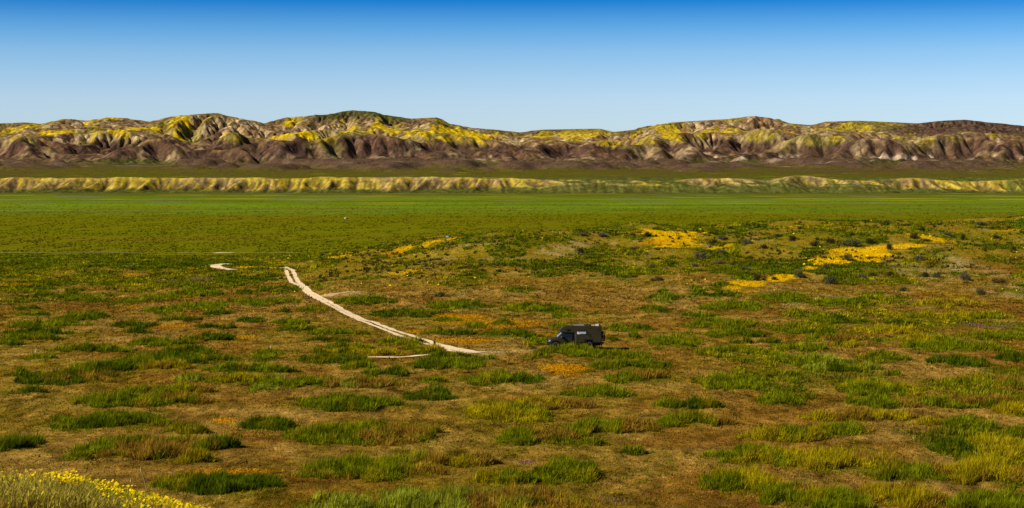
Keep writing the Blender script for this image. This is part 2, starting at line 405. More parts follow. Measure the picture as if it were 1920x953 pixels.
cv = mix(cv, np.broadcast_to(C(.16, .14, .20), cv.shape), np.clip(fbm(xv / 90, yv / 60, 97, 3) * 6 - 2.6, 0, 1) * .5 * (1 - sm(372, 395, py_)))
bl = sm(560, 760, yv)
GC[rv] = GC[rv] * (1 - bl[..., None]) + cv * bl[..., None]
# under dense clumps and at trodden link
HS = np.clip(HUM * 1.5, 0, 1)
GC = mix(GC, np.broadcast_to(GREEN * .7, GC.shape), HS * .8)
sel = (ys_ > 150) & (ys_ < 330)
dl = seg_dist(GX[sel], GY[sel], LINK)
GC[sel] = mix(GC[sel], np.broadcast_to(STRAW * 1.1, GC[sel].shape), np.clip(1 - dl / 1.6 + .4 * fbm(GX[sel] / 1.5, GY[sel] / 3, 55, 3), 0, 1) * .9)
sel = (ys_ > 300) & (ys_ < 460)
dl = seg_dist(GX[sel], GY[sel], SPUR)
GC[sel] = mix(GC[sel], np.broadcast_to(STRAW, GC[sel].shape), np.clip(1 - dl / 2.4 + .3 * fbm(GX[sel] / 1.5, GY[sel] / 3, 56, 3), 0, 1) * .8)
M_ground = mat_tint('meadow_soil', scale=(.9, 5.0, 17.0), amp=.34, bump=.16, bscale=2.2)
ground = mesh_np('ground', np.stack([GX, GY, GZ], -1).reshape(-1, 3), grid_faces(len(ys_), len(s_)), M_ground, GC.reshape(-1, 3), smooth=True)
tag(ground, kind='structure')
print('ground', time.time() - T0, GX.shape)

# ------------------------------------------------------------------ dirt tracks
M_dirt = mat_tint('pale_dirt', scale=(1.5, 8), amp=.12, bump=.03, bscale=6)
def strip(P, w0, w1, lift=.05, seed=3, fade=False):
    seg = np.hypot(*(P[1:] - P[:-1]).T); L = np.concatenate([[0], np.cumsum(seg)])
    n = max(int(L[-1] / .5), 8); t = np.linspace(0, L[-1], n)
    x = np.interp(t, L, P[:, 0]); y = np.interp(t, L, P[:, 1])
    k = np.ones(9) / 9
    if n > 40:
        xs2 = np.convolve(np.pad(x, 4, mode='edge'), k, 'valid'); ys2 = np.convolve(np.pad(y, 4, mode='edge'), k, 'valid'); x, y = xs2, ys2
    dx = np.gradient(x); dy = np.gradient(y); q = np.hypot(dx, dy) + 1e-9; nx, ny = -dy / q, dx / q
    w = np.interp(t, [0, t[-1]], [w0, w1])
    jl = w * (1 + .35 * fbm(t / 2.2, t * 0 + seed, seed, 3)); jr = w * (1 + .35 * fbm(t / 2.2, t * 0 + seed + 9, seed + 5, 3))
    m = 5
    f = np.linspace(-1, 1, m)
    X = x[:, None] + nx[:, None] * np.where(f < 0, f * jr[:, None], f * jl[:, None]) / 2
    Y = y[:, None] + ny[:, None] * np.where(f < 0, f * jr[:, None], f * jl[:, None]) / 2
    Z = gz(X, Y) + lift
    return np.stack([X, Y, Z], -1).reshape(-1, 3), grid_faces(n, m)
def merge(parts):
    V, Fc, o = [], [], 0
    for v, f in parts: V.append(v); Fc.append(f + o); o += len(v)
    return np.concatenate(V), np.concatenate(Fc)
def dirt(name, parts):
    v, f = merge(parts)
    nz_ = fbm(v[:, 0] / 3, v[:, 1] / 3, 12, 3)
    col = DIRT[None, :] * (1 + .12 * nz_[:, None])
    o = mesh_np(name, v, f, M_dirt, col, smooth=True); tag(o, kind='structure'); return o
dirt('dirt_track', [strip(RUT_R, 1.0, .75, .06, 3), strip(RUT_L, .9, .62, .055, 8),
                    strip(path([(806, 644), (850, 655), (885, 661), (899, 662)]), .8, 2.8, .065, 13), strip(path([(578, 549), (596, 560), (610, 568)]), 1.0, 1.2, .068, 17)])
dirt('dirt_track_bend', [strip(BEND, 2.6, 2.2, .09, 21)])
dirt('sandy_patch', [strip(SPUR, 3.4, .9, .05, 41)]).data.color_attributes['tint'].data.foreach_set('color', np.tile(np.array([.50, .35, .17, 1], np.float32), len(bpy.data.objects['sandy_patch'].data.vertices)))
dirt('bare_dirt_bar', [strip(BAR, .9, 1.3, .06, 25)])
VR = np.array([((px - 960) / F * 869.0, 869.0 + 3 * math.sin(px / 90)) for px in (-400, 0, 200, 405, 440, 520, 560)])
vr = dirt('valley_road', [strip(VR, 3.4, 3.4, .25, 31), strip(VR[3:5], 9, 9, .16, 33)])
vr.data.color_attributes['tint'].data.foreach_set('color', np.tile(np.array([.26, .26, .10, 1], np.float32), len(vr.data.vertices)))
fr_ = dirt('valley_road_bare_patch', [strip(VR[3:5] + np.array([0, -2]), 11, 11, .3, 35)])
# ------------------------------------------------------------------ pale eroded escarpment across the plain
def bil(A, xs, ys, x, y):
    c = np.clip((x - xs[0]) / (xs[1] - xs[0]), 0, len(xs) - 1.001); r = np.clip((y - ys[0]) / (ys[1] - ys[0]), 0, len(ys) - 1.001)
    j = c.astype(int); i = r.astype(int); fc = c - j; fr = r - i
    return (A[i, j] * (1 - fc) + A[i, j + 1] * fc) * (1 - fr) + (A[i + 1, j] * (1 - fc) + A[i + 1, j + 1] * fc) * fr
def curv(h, k=3):
    b = h.copy()
    for _ in range(k):
        p = np.pad(b, 1, mode='edge'); b = (p[:-2, 1:-1] + p[2:, 1:-1] + p[1:-1, :-2] + p[1:-1, 2:] + b) / 5
    return h - b
cell = 3.0
xs = np.arange(-1500, 1500, cell); ye = np.arange(3800, 4180, cell)
X, Y = np.meshgrid(xs, ye)
pxe = 960 + X / 3950 * F
cl = np.interp(pxe, [-400, 300, 500, 850, 960, 1050, 1280, 1340, 1430, 1460, 1510, 1590, 1640, 1700, 1790, 1830, 2300], [1, .9, 1, .9, .66, .36, .25, .5, .35, .12, .62, .25, .35, .9, .7, .9, .8])
cl = np.clip(cl + .25 * fbm(X / 120, Y * 0, 172, 3), .1, 1)   # share of height in the cliff
top = np.interp(pxe, [-400, 0, 450, 900, 1050, 1250, 1300, 1370, 1440, 1500, 1570, 1620, 1740, 1840, 1920, 2300],
                [334, 334, 332, 333, 336, 338, 336, 333, 337, 329, 336, 338, 333, 338, 333, 334])
TOPZ = EYE - (top + .5 - HY) / F * 3960 + 3.2 * fbm(X / 90, Y * 0, 173, 4)
xx_ = X / 60 + .55 * fbm(X / 110, Y * 0, 174, 2) + (Y - 3925) / 60 * (vnoise(X / 100, X * 0, 177) - .5) + .10 * fbm(X / 20, Y / 40, 175, 2)
tri = 1 - np.abs(2 * (xx_ - np.floor(xx_)) - 1)
x2_ = xx_ * 2.37 + .4 * fbm(X / 30, Y / 60, 178, 2); tri2 = 1 - np.abs(2 * (x2_ - np.floor(x2_)) - 1)
big = vnoise(X / 70, X * 0, 179)
y0_ = 3868 + 14 * fbm(X / 150, Y * 0, 71, 3) + 26 * big
fr_e = np.clip((Y - y0_) / (3985 - y0_), 0, 1)
v_ = np.clip(1 - (.74 * tri + .26 * tri2), 0, 1)
frac = fr_e ** (.7 + 4.6 * v_)
ap = sm(3835, 3925, Y)
H = -14.5 + (TOPZ + 14.5) * ((1 - cl) * ap + cl * frac)
H += fbm(X / 18, Y / 18, 73, 3) * 2.0 * sm(3850, 3930, Y) * cl + 1.6 * fbm(X / 50, Y / 30, 79, 3) * sm(3900, 3960, Y)
fixed = (Y < 3835)
h, A = erode(H, cell, 14, .12, fixed, dif=.03)
u_ = X / Y
bench = np.interp(Y, [3990, 4180], [0, 0]) + EYE - (334.5 - HY) / F * 3970 + (Y - 3970) * .010
h = h + (bench - h) * sm(3990, 4050, Y) * .0
fac = np.where(TOPZ > bench, 1, 1)
h = h * (1 - sm(4000, 4120, Y)) + np.minimum(bench, h + 6) * sm(4000, 4120, Y)
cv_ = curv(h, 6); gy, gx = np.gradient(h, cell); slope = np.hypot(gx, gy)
n1 = fbm(X / 60, Y / 60, 74, 4); n2 = fbm(X / 10, Y / 10, 75, 3); n3 = fbm(X / 200, Y / 200, 76, 2)
PALE = C(.46, .34, .13); PINK = C(.26, .165, .09); MUST = C(.36, .25, .015); BRTY = C(.42, .32, .02); OLG = C(.085, .10, .02); DBR = C(.11, .075, .03)
col = mix(np.broadcast_to(MUST, X.shape + (3,)), PALE, np.clip(.5 + n1 * 1.3 + n2 * .8 + .35 * sm(900, 1200, pxe), 0, 1))
col = mix(col, np.broadcast_to(PINK, col.shape), np.clip(n2 * 2.2 - n1 + .15, 0, 1) * .8)
col = mix(col, np.broadcast_to(BRTY, col.shape), np.clip(n1 * 2.4 + n3 * 1.2 + .25, 0, 1) * .8)
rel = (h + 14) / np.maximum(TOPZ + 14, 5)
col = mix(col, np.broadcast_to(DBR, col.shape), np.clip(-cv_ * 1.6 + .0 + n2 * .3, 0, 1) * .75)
flat = 1 - sm(.10, .34, slope + n2 * .05)
col = mix(col, np.broadcast_to(OLG, col.shape), np.clip(flat * 1.2, 0, 1))
low = 1 - sm(.05, .30, rel + n1 * .16 + n2 * .10 - .62 * (1 - cl))
col = mix(col, np.broadcast_to(OLG * .9, col.shape), np.clip(low * 1.1, 0, 1) * .9)
gap = sm(1180, 1300, pxe) * np.clip(fbm(X / 65, Y / 200, 181, 3) * 4 + .15, 0, 1)
col = mix(col, np.broadcast_to(OLG, col.shape), gap * .85 * (1 - .5 * np.clip(n2 * 3, 0, 1)))
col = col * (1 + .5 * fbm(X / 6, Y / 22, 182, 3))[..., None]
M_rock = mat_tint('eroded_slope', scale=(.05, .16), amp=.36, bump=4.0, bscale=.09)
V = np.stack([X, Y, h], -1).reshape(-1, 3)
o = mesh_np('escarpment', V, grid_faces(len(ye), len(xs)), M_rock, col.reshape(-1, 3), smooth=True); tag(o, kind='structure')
back_h = h[-1].copy()

# ------------------------------------------------------------------ bench and mountain range
cell = 8.0
xs = np.arange(-3000, 3000, cell); yt = np.arange(6300, 8900, cell)
X, Y = np.meshgrid(xs, yt)
ridge = 8050 + 180 * fbm(X / 700, Y * 0, 3, 3)
front = 6850 + 200 * fbm(X / 300, Y * 0 + 5, 23, 3)
t = np.clip((Y - front) / (ridge - front), 0, 1)
backt = np.clip((Y - ridge) / 800, 0, 1)
H = 55 + (Y - 6300) * .02 + 48 * sm(6350, 7300, Y + 120 * fbm(X / 250, Y / 250, 24, 2)) + 190 * (t ** 1.15) * (1 - .6 * backt)
H += fbm(X / 300, Y / 500, 11, 4) * 130 * sm(0, .3, t) * (1 - .6 * sm(.85, 1, t))
dome = 85 * sm(-.2, .45, fbm(X / 260, Y / 230, 5, 3)) * sm(6380, 6800, Y + 170 * fbm(X / 200, Y / 200, 6, 2)) * (1 - sm(7150, 7700, Y))
H += dome
H += fbm(X / 60, Y / 60, 9, 4) * 12 * sm(6400, 6700, Y)
h, A = erode(H, cell, 110, .155, (Y < 6380), dif=.04)
# bring the skyline to the photographed one, bearing by bearing
SKY_X = [-300, 0, 50, 75, 122, 160, 205, 240, 280, 320, 400, 440, 495, 545, 580, 615, 660, 700, 740, 770, 815, 850, 880, 930, 975, 1010, 1060, 1120, 1150, 1190, 1220, 1260, 1310, 1360, 1415, 1440, 1480, 1520, 1550, 1610, 1660, 1720, 1765, 1810, 1850, 1880, 1920, 2200]
SKY_Y = [228, 231, 229, 232, 222, 226, 219, 222, 228, 218, 211, 220, 231, 219, 216, 214, 206, 209, 218, 222, 220, 233, 239, 243, 248, 243, 242, 241, 247, 243, 236, 229, 226, 223, 217, 220, 231, 234, 228, 226, 228, 231, 226, 224, 229, 231, 236, 230]
us = np.linspace(-.36, .36, 500)
mx = np.zeros_like(us)
targ = (HY - np.interp(us * F + 960, SKY_X, SKY_Y)) / F
def cap(hh, XX, YY, lim):      # nearer hills stay below the main crest
    tg = np.interp(XX / YY, us, targ); e_ = (hh - EYE) / YY / tg; l_ = lim + (1.2 - lim) * sm(7450, 7900, YY)
    e2 = np.where(e_ > l_ - .3, l_ - .3 + .3 * np.tanh((e_ - l_ + .3) / .3 * .95) / .95, e_)
    return EYE + e2 * YY * tg
h = cap(h, X, Y, .88)
for k, uu in enumerate(us):
    z = bil(h, xs, yt, uu * yt, yt); el = (z - EYE) / yt; mx[k] = el.max()
targ = (HY - np.interp(us * F + 960, SKY_X, SKY_Y)) / F
kk = np.ones(7) / 7
rat = targ / mx
rat = np.convolve(np.pad(rat, 3, mode='edge'), kk, 'valid')
R = np.interp(X / Y, us, rat)
wgt = sm(6700, 7600, Y)
h = EYE + (h - EYE) * (1 + (R - 1) * wgt)
mx2 = np.array([((bil(h, xs, yt, uu * yt, yt) - EYE) / yt).max() for uu in us])
R = np.interp(X / Y, us, targ / mx2); h = EYE + (h - EYE) * (1 + (R - 1) * sm(7000, 7600, Y))
h = cap(h, X, Y, .93)
# refine
f2 = 4.0
X2, Y2 = np.meshgrid(np.arange(-2600, 2600, f2), np.arange(6304, 8300, f2))
h2 = bil(h, xs, yt, X2, Y2)
gy, gx = np.gradient(h2, f2); sl = np.hypot(gx, gy)
h2 = h2 + (fbm(X2 / 24, Y2 / 24, 13, 4) * 9.0 + fbm(X2 / 60, Y2 / 60, 14, 3) * 9) * sm(.05, .35, sl)
fm_ = (1 - sm(6950, 7350, Y2 + 160 * fbm(X2 / 200, Y2 / 200, 25, 2))) * .75
hb_ = h2.copy(); h2, A2 = erode(h2, f2, 28, .15, (Y2 < 6340), dif=.014)
for _ in range(5):
    p_ = np.pad(hb_, 1, mode='edge'); hb_ = (p_[:-2, 1:-1] + p_[2:, 1:-1] + p_[1:-1, :-2] + p_[1:-1, 2:] + hb_) / 5
h2 = h2 * (1 - fm_) + hb_ * fm_
cvb = curv(bil(curv(h, 8), xs, yt, X2, Y2) * 0 + h2, 12)
cvc = bil(curv(h, 10), xs, yt, X2, Y2)
gy, gx = np.gradient(h2, f2); sl = np.hypot(gx, gy)
pxm = 960 + X2 / Y2 * F; pym = HY - (h2 - EYE) / Y2 * F
n1 = fbm(X2 / 130, Y2 / 200, 81, 4); n2 = fbm(X2 / 25, Y2 / 25, 82, 4); n3 = fbm(X2 / 420, Y2 / 420, 83, 3); n4 = fbm(X2 / 70, Y2 / 90, 84, 3)
# bands by height on the range: 0 foot .. 1 crest
rh = (h2 - 60) / np.maximum(EYE + np.interp(X2 / Y2, us, targ) * 8000 - 60, 50)
CREAM = C(.42, .31, .17); GREY = C(.27, .195, .115); PBR = C(.16, .10, .05); DPB = C(.080, .046, .036); YEL = C(.56, .385, .004); OLI = C(.14, .125, .014); DGR = C(.055, .060, .014); FLG = C(.075, .078, .018); REDB = C(.20, .105, .035)
col = mix(np.broadcast_to(PBR, X2.shape + (3,)), GREY, np.clip(.35 + n2 * 1.5 + n1 * .5, 0, 1))
col = mix(col, np.broadcast_to(CREAM, col.shape), np.clip(n4 * 1.8 + n2 * 1.4 + (sl - .5) * .6 - .1, 0, 1) * .8)
col = mix(col, np.broadcast_to(REDB, col.shape), np.clip(-n4 * 2.0 + n2 * .6 - .1, 0, 1) * .7)
col = mix(col, np.broadcast_to(OLI, col.shape), np.clip(n1 * 2.4 + cvc * .05 + .15, 0, 1) * .75)
yl = np.clip((n1 * 1.5 + n4 * .35 - n2 * .5 + np.clip(cvc, -6, 6) * .07 + n3 * .5 - .38 + (.35 - np.abs(rh - .72)) * .55) * 4.5, 0, 1)
yl = yl * sm(.28, .48, rh) * np.interp(pxm, [0, 900, 1000, 1200, 1650, 1720, 1920], [1, .95, .55, .75, .55, .5, .5])
yl = yl * np.clip(1.05 + 3.2 * fbm(X2 / 85, Y2 / 160, 189, 3), 0, 1)
yl = yl * np.where(gx < .5, 1, .25)       # flowers favour one aspect
yl = yl * (1 - sm(1640, 1720, pxm) * sm(.62, .75, rh + n2 * .1))
col = mix(col, np.broadcast_to(YEL, col.shape), yl * .92)
dgr = np.clip(sm(.80, .92, rh + n2 * .12) * (sm(540, 620, pxm) * (1 - sm(730, 800, pxm)) * 1.0 + .45 * np.clip(n3 * 3, 0, 1)), 0, 1)
col = mix(col, np.broadcast_to(DGR, col.shape), dgr * .85)
drk = sm(1640, 1720, pxm + n4 * 40) * sm(.60, .72, rh + n2 * .12)
col = mix(col, np.broadcast_to(DPB * .9, col.shape), drk * .9)
foot = 1 - sm(.36, .56, rh + n1 * .14 + n2 * .06)
foot = np.clip(foot * 1.1, 0, 1) * (1 - .55 * np.clip(n4 * 3 - .3, 0, 1)) * (1 - sm(7300, 7650, Y2 + n1 * 250))
col = mix(col, mix(np.broadcast_to(DPB, col.shape), REDB * .7, np.clip(n2 + .2, 0, 1) * .7), foot * .93)
flat = np.maximum((1 - sm(.08, .26, sl + n2 * .05)) * (1 - sm(.2, .5, rh)), 1 - sm(.02, .13, rh + n1 * .06 + n2 * .03))
col = mix(col, mix(np.broadcast_to(FLG, col.shape), np.broadcast_to(C(.11, .07, .03), col.shape), np.clip(n1 * 2 + n2 + .3, 0, 1) * .7), np.clip(flat, 0, 1) * .9)
pale = np.clip((fbm(X2 / 110, Y2 / 60, 88, 3) * 1.5 + n2 * 1.0 - .42) * 5, 0, 1) * (1 - sm(.12, .25, rh)) * sm(6480, 6700, Y2) * sm(.03, .08, rh) * np.interp(pxm, [0, 1000, 1500, 1920], [.1, .3, 1.3, 1.3])
col = mix(col, np.broadcast_to(C(.38, .29, .21), col.shape), pale * .8)
n6 = fbm(X2 / 11, Y2 / 14, 188, 3); col = col * (1 + .8 * n6 + .35 * n2)[..., None]; col = np.clip(col, .004, 1)
V = np.stack([X2, Y2, h2], -1).reshape(-1, 3)
o = mesh_np('mountains', V, grid_faces(*X2.shape), M_rock, col.reshape(-1, 3), smooth=True); tag(o, kind='structure')
# gently rising alluvial bench between the two
yb = np.linspace(4150, 6320, 260); xb = np.linspace(-3200, 3200, 500)
XB, YB = np.meshgrid(xb, yb)
z0 = bench[-10, 0] - .5; hf = bil(h, xs, yt, XB[-1], np.full(len(xb), 6320.0))
zz = z0 + ((YB - 4150) / (6320 - 4150)) ** 1.15 * (hf[None, :] - z0) + fbm(XB / 180, YB / 180, 15, 3) * 1.5 * sm(4200, 4500, YB)
zz[-1] -= .4
hb = 24 * sm(.02, .55, fbm(XB / 170, YB / 150, 19, 3)) * sm(4900, 5900, YB + 800 * fbm(XB / 420, YB * 0, 26, 3)) * (1 - sm(6180, 6320, YB))
zz = zz + hb + fbm(XB / 30, YB / 30, 20, 3) * .16 * hb
nb1 = fbm(XB / 220, YB / 300, 101, 4); nb2 = fbm(XB / 30, YB / 60, 102, 3)
cb = mix(np.broadcast_to(C(.095, .090, .008), XB.shape + (3,)), C(.095, .075, .018), sm(4300, 5900, YB + nb1 * 900))
cb = mix(cb, np.broadcast_to(C(.095, .065, .02), cb.shape), np.clip(nb1 * 2.0 + nb2 * 1.0 + (YB - 5000) / 1900, 0, 1) * .7)
cb = mix(cb, np.broadcast_to(DPB * 1.25, cb.shape), np.clip(hb / 8 + nb2 * 1.0 - .2, 0, 1) * .8)
pxb = 960 + XB / YB * F; cb = mix(cb, np.broadcast_to(C(.40, .30, .2), cb.shape), np.clip(fbm(XB / 70, YB / 90, 105, 4) * 4 - .9, 0, 1) * np.clip(sm(5500, 5900, YB) * (sm(1380, 1520, pxb) * 1.0 + .25), 0, 1) * .8)
cb = mix(cb, np.broadcast_to(C(.30, .28, .02), cb.shape), np.clip(fbm(XB / 120, YB / 60, 103, 3) * 6 - 2.8, 0, 1) * .6 * (1 - sm(4700, 5200, YB)))
o = mesh_np('alluvial_bench', np.stack([XB, YB, zz], -1).reshape(-1, 3), grid_faces(len(yb), len(xb)), M_rock, cb.reshape(-1, 3), smooth=True); tag(o, kind='structure')
print('hills', time.time() - T0)
# ------------------------------------------------------------------ vegetation
M_blade = mat_tint('grass_blades', scale=(.8,), amp=.25, trans=.32, rough=.8, spec=.0)
M_flow = mat_tint('yellow_petals', scale=(3.0,), amp=.12, trans=.2, rough=.8, spec=.0)
def blades(x, y, z, h, w, col, lean=.25, wind=.18, fat=0.0):
    """one bent-free tapering blade per entry, random facing; returns verts, faces, colours"""
    n = len(x)
    a = rng.uniform(0, math.pi, n); dx, dy = np.cos(a) * w / 2, np.sin(a) * w / 2
    lx = (rng.normal(0, lean, n) + wind) * h; ly = rng.normal(0, lean, n) * h
    b1 = np.stack([x - dx, y - dy, z - .03], -1); b2 = np.stack([x + dx, y + dy, z - .03], -1); tp = np.stack([x + lx, y + ly, z + h], -1)
    if fat > 0:
        m1 = np.stack([x - dx * fat + lx * .45, y - dy * fat + ly * .45, z + h * .62], -1); m2 = np.stack([x + dx * fat + lx * .45, y + dy * fat + ly * .45, z + h * .62], -1)
        V = np.stack([b1, b2, m2, m1, tp], 1).reshape(-1, 3)
        i = np.arange(n)[:, None] * 5
        Fc = np.concatenate([i + [[0, 1, 2]], i + [[0, 2, 3]], i + [[3, 2, 4]]])
        return V, Fc, np.repeat(col, 5, 0)
    V = np.stack([b1, b2, tp], 1).reshape(-1, 3)
    return V, np.arange(3 * n).reshape(n, 3), np.repeat(col, 3, 0)
def tufts(cx, cy, R, H, w, col, nb, wind=.15):
    """nb blades spreading out of each tuft centre"""
    n = len(cx); k = np.repeat(np.arange(n), nb); m = len(k)
    a = rng.uniform(0, 2 * math.pi, m); r = np.sqrt(rng.uniform(0, 1, m))
    ox, oy = r * np.cos(a) * R[k], r * np.sin(a) * R[k]
    x, y = cx[k] + ox * .6, cy[k] + oy * .6; z = gz(x, y)
    h = H[k] * (1.05 - .5 * r * r) * rng.uniform(.65, 1.15, m)
    fa = rng.uniform(0, math.pi, m); dx, dy = np.cos(fa) * w[k] / 2, np.sin(fa) * w[k] / 2
    lx = ox * .6 + (rng.normal(0, .15, m) + wind) * h; ly = oy * .6 + rng.normal(0, .15, m) * h
    b1 = np.stack([x - dx, y - dy, z - .03], -1); b2 = np.stack([x + dx, y + dy, z - .03], -1); tp = np.stack([x + lx, y + ly, z + h], -1)
    m1 = np.stack([x - dx * .75 + lx * .5, y - dy * .75 + ly * .5, z + h * .62], -1); m2 = np.stack([x + dx * .75 + lx * .5, y + dy * .75 + ly * .5, z + h * .62], -1)
    V = np.stack([b1, b2, m2, m1, tp], 1).reshape(-1, 3)
    i = np.arange(m)[:, None] * 5
    Fc = np.concatenate([i + [[0, 1, 2]], i + [[0, 2, 3]], i + [[3, 2, 4]]])
    cc = col[k] * rng.uniform(.75, 1.25, (m, 1))
    return V, Fc, np.repeat(cc, 5, 0)
def join(L):
    V, Fc, Cc, o = [], [], [], 0
    for v, f, c in L: V.append(v); Fc.append(f + o); Cc.append(c); o += len(v)
    return np.concatenate(V), np.concatenate(Fc), np.concatenate(Cc)
TONE = {'d': C(.085, .125, .003), 'g': C(.175, .205, .004), 'l': C(.26, .29, .02), 'y': C(.36, .29, .006), 'b': C(.28, .170, .018)}
LAND = [('parked camper', 1082, 640), ('brace post', 813, 650), ('white stake', 67, 664), ('yellow flowering bush', 150, 922),
        ('track head', 540, 505), ('bare dirt bar', 748, 670), ('tall dry stalk', 270, 900)]
used = set()
SIZE = lambda w: 'huge' if w > 170 else 'long' if w > 105 else 'medium' if w > 60 else 'small'
TW = {'dd': 'dark green', 'gd': 'mid green', 'gg': 'green', 'dg': 'deep green', 'gl': 'fresh green', 'lg': 'pale green', 'gy': 'lime', 'yg': 'yellowish',
      'yy': 'yellow', 'gb': 'browning', 'db': 'browned', 'yb': 'tawny', 'lb': 'bright', 'ld': 'light green'}
def place_words(cx, cy):
    best = sorted(LAND, key=lambda l: math.hypot(l[1] - cx, (l[2] - cy) * 1.6))
    for nd in (1, 2):
        for nm, lx, ly in best[:3]:
            dx, dy = (cx - lx) / 108, (cy - ly) / 108
            q = (lambda v: ('%.0f' % (round(v * 2) / 2) if (round(v * 2) / 2) == int(round(v * 2) / 2) else '%.1f' % (round(v * 2) / 2))) if nd == 1 else (lambda v: '%.1f' % v)
            a = q(abs(dx)); b = q(abs(dy)); s = []
            A_, B_ = bool(float(a)), bool(float(b))
            un = ' camper length' + ('' if (a if A_ else b) == '1' else 's') + ' '
            if A_: s.append(a + un + ('right' if dx > 0 else 'left'))
            if B_: s.append(b + ('' if A_ else un.rstrip()) + ' ' + ('below' if dy > 0 else 'above'))
            if not s: return_s = 'right beside ' + nm
            else: return_s = ' and '.join(s) + (' ' if B_ else ' of ') + nm
            yield return_s
def label_for(head, cx, cy):
    for pw in place_words(cx, cy):
        l = head + ', ' + pw
        if pw not in used and len(l.replace('-', ' ').replace('.', ' ').split()) <= 16:
            used.add(pw); return l
    return head + ', ' + pw
for c in CLUMPS:
    x0, y0, x1, y1 = c['box']; D = c['y']
    NB = 16; n = int(min(max((x1 - x0) * (y1 - y0) * .80, 250), 9000) / NB * 1.7)
    ang = rng.uniform(0, 2 * math.pi, n * 2); r = np.sqrt(rng.uniform(0, 1, n * 2)) * 1.12
    px, py = r * np.cos(ang), r * np.sin(ang)
    x = c['x'] + px * c['rx']; y = c['y'] + py * c['ry']
    rag = fbm(x / (c['rx'] * .28 + .4), y / (c['ry'] * .5 + .4), int(abs(x0)) + 5, 3)
    edge_ = 1.0 + .42 * fbm(2.0 * np.cos(ang) + x0, 2.0 * np.sin(ang) + y0, 311, 3)
    y = y + c['ry'] * .55 * fbm(px * 1.6 + x0, px * 0 + y0, 312, 2)
    k = (r + rag * .42 < edge_)
    x, y, px, r, rag = x[k][:n], y[k][:n], px[k][:n], r[k][:n], rag[k][:n]
    m = len(x)
    lump = fbm(x / 1.1, y / 1.6, 301, 3)
    h = c['h'] * (.62 + .5 * np.sqrt(np.clip(1 - r * r * .8, 0, 1))) * (1 + .9 * lump) * rng.uniform(.55, 1.45, m)
    h = np.clip(h, .12, 1.3)
    t = np.clip(px * .5 + .5 + fbm(x / 2.0, y / 3.0, 302, 2) * .9, 0, 1)
    bnd = {'b': (.55, .8), 'y': (.4, .8), 'd': (.45, .8)}.get(c['t'][1], (.35, .75))
    t = sm(bnd[0], bnd[1], t)
    col = mix(np.broadcast_to(TONE[c['t'][0]], (m, 3)), np.broadcast_to(TONE[c['t'][1]], (m, 3)), t)
    odd = fbm(x / .9, y / 1.4, 303, 3)[:, None]
    col = col * (1 + .55 * odd)
    yb = np.clip(fbm(x / 1.6, y / 2.4, 304, 2) * 2.4 - .5, 0, 1); col = mix(col, np.broadcast_to(TONE['y'], (m, 3)), yb * .6)
    col = np.clip(col * rng.uniform(.7, 1.3, (m, 1)), .001, 1)
    w = D * .00042 * rng.uniform(.6, 1.3, m)
    w = D * .00034 * rng.uniform(.8, 1.2, m); RR = np.clip(.32 + D * .0009, .3, .8) * rng.uniform(.6, 1.3, m)
    V, Fc, Cc = tufts(x, y, RR, h, w, col, NB)
    V = V - np.array([c['x'], c['y'], float(gz(c['x'], c['y']))])
    o = mesh_np('grass_clump', V, Fc, M_blade, Cc)
    o.location = (c['x'], c['y'], float(gz(c['x'], c['y'])))
    tag(o, label_for('%s %s grass clump' % (SIZE(x1 - x0), TW[c['t']]), (x0 + x1) / 2, (y0 + y1) / 2), 'grass clump', 'grass clumps spread across the flat')
print('clumps', len(CLUMPS), time.time() - T0)

def gcol(x, y):
    i = np.clip(np.searchsorted(ys_, y), 0, len(ys_) - 1); j = np.clip(np.searchsorted(s_, x / np.maximum(y, 40)), 0, len(s_) - 1)
    return GC[i, j]
X0c = 0
def on_track(x, y):
    d = np.minimum(seg_dist(x, y, RUT_R), seg_dist(x, y, RUT_L))
    return (d < .42) | (seg_dist(x, y, SPUR) < 1.1) | (seg_dist(x, y, BEND) < 1.2) | (seg_dist(x, y, BAR) < .5) | (seg_dist(x, y, path_end) < .9)
X0c = (1082 - 960) / F * 233
path_end = path([(815, 646), (850, 655), (885, 661), (897, 663)])
def scatter(n, lo, hi, mode='py'):
    py = rng.uniform(lo, hi, n); D = F * EYE / (py - HY) if mode == 'py' else rng.uniform(lo, hi, n)
    if mode == 'log': D = np.exp(rng.uniform(math.log(lo), math.log(hi), n))
    u = rng.uniform(-.30, .30, n)
    return u * D, D
L = []
for c in CLUMPS:      # thin growth round the foot of each clump
    x0, y0, x1, y1 = c['box']; n = int((x1 - x0) * (y1 - y0) * .16)
    a = rng.uniform(0, 2 * math.pi, n); r = rng.uniform(.75, 1.5, n)
    x = c['x'] + c['rx'] * r * np.cos(a); y = c['y'] + c['ry'] * r * np.sin(a)
    k = (fbm(x / 1.5, y / 3, 461, 3) > (r - 1.1) * .9) & ~((np.abs(x - X0c) < 4.2) & (np.abs(y - 233) < 1.5))
    x, y = x[k], y[k]; m = len(x)
    col = mix(np.broadcast_to(TONE['y'] * .75, (m, 3)), np.broadcast_to(TONE['g'], (m, 3)), rng.uniform(0, 1, m)) * rng.uniform(.5, 1.2, (m, 1))
    L.append(blades(x, y, gz(x, y), rng.uniform(.08, .28, m), c['y'] * .0006 * rng.uniform(.6, 1.3, m), col, lean=.6, wind=.2))
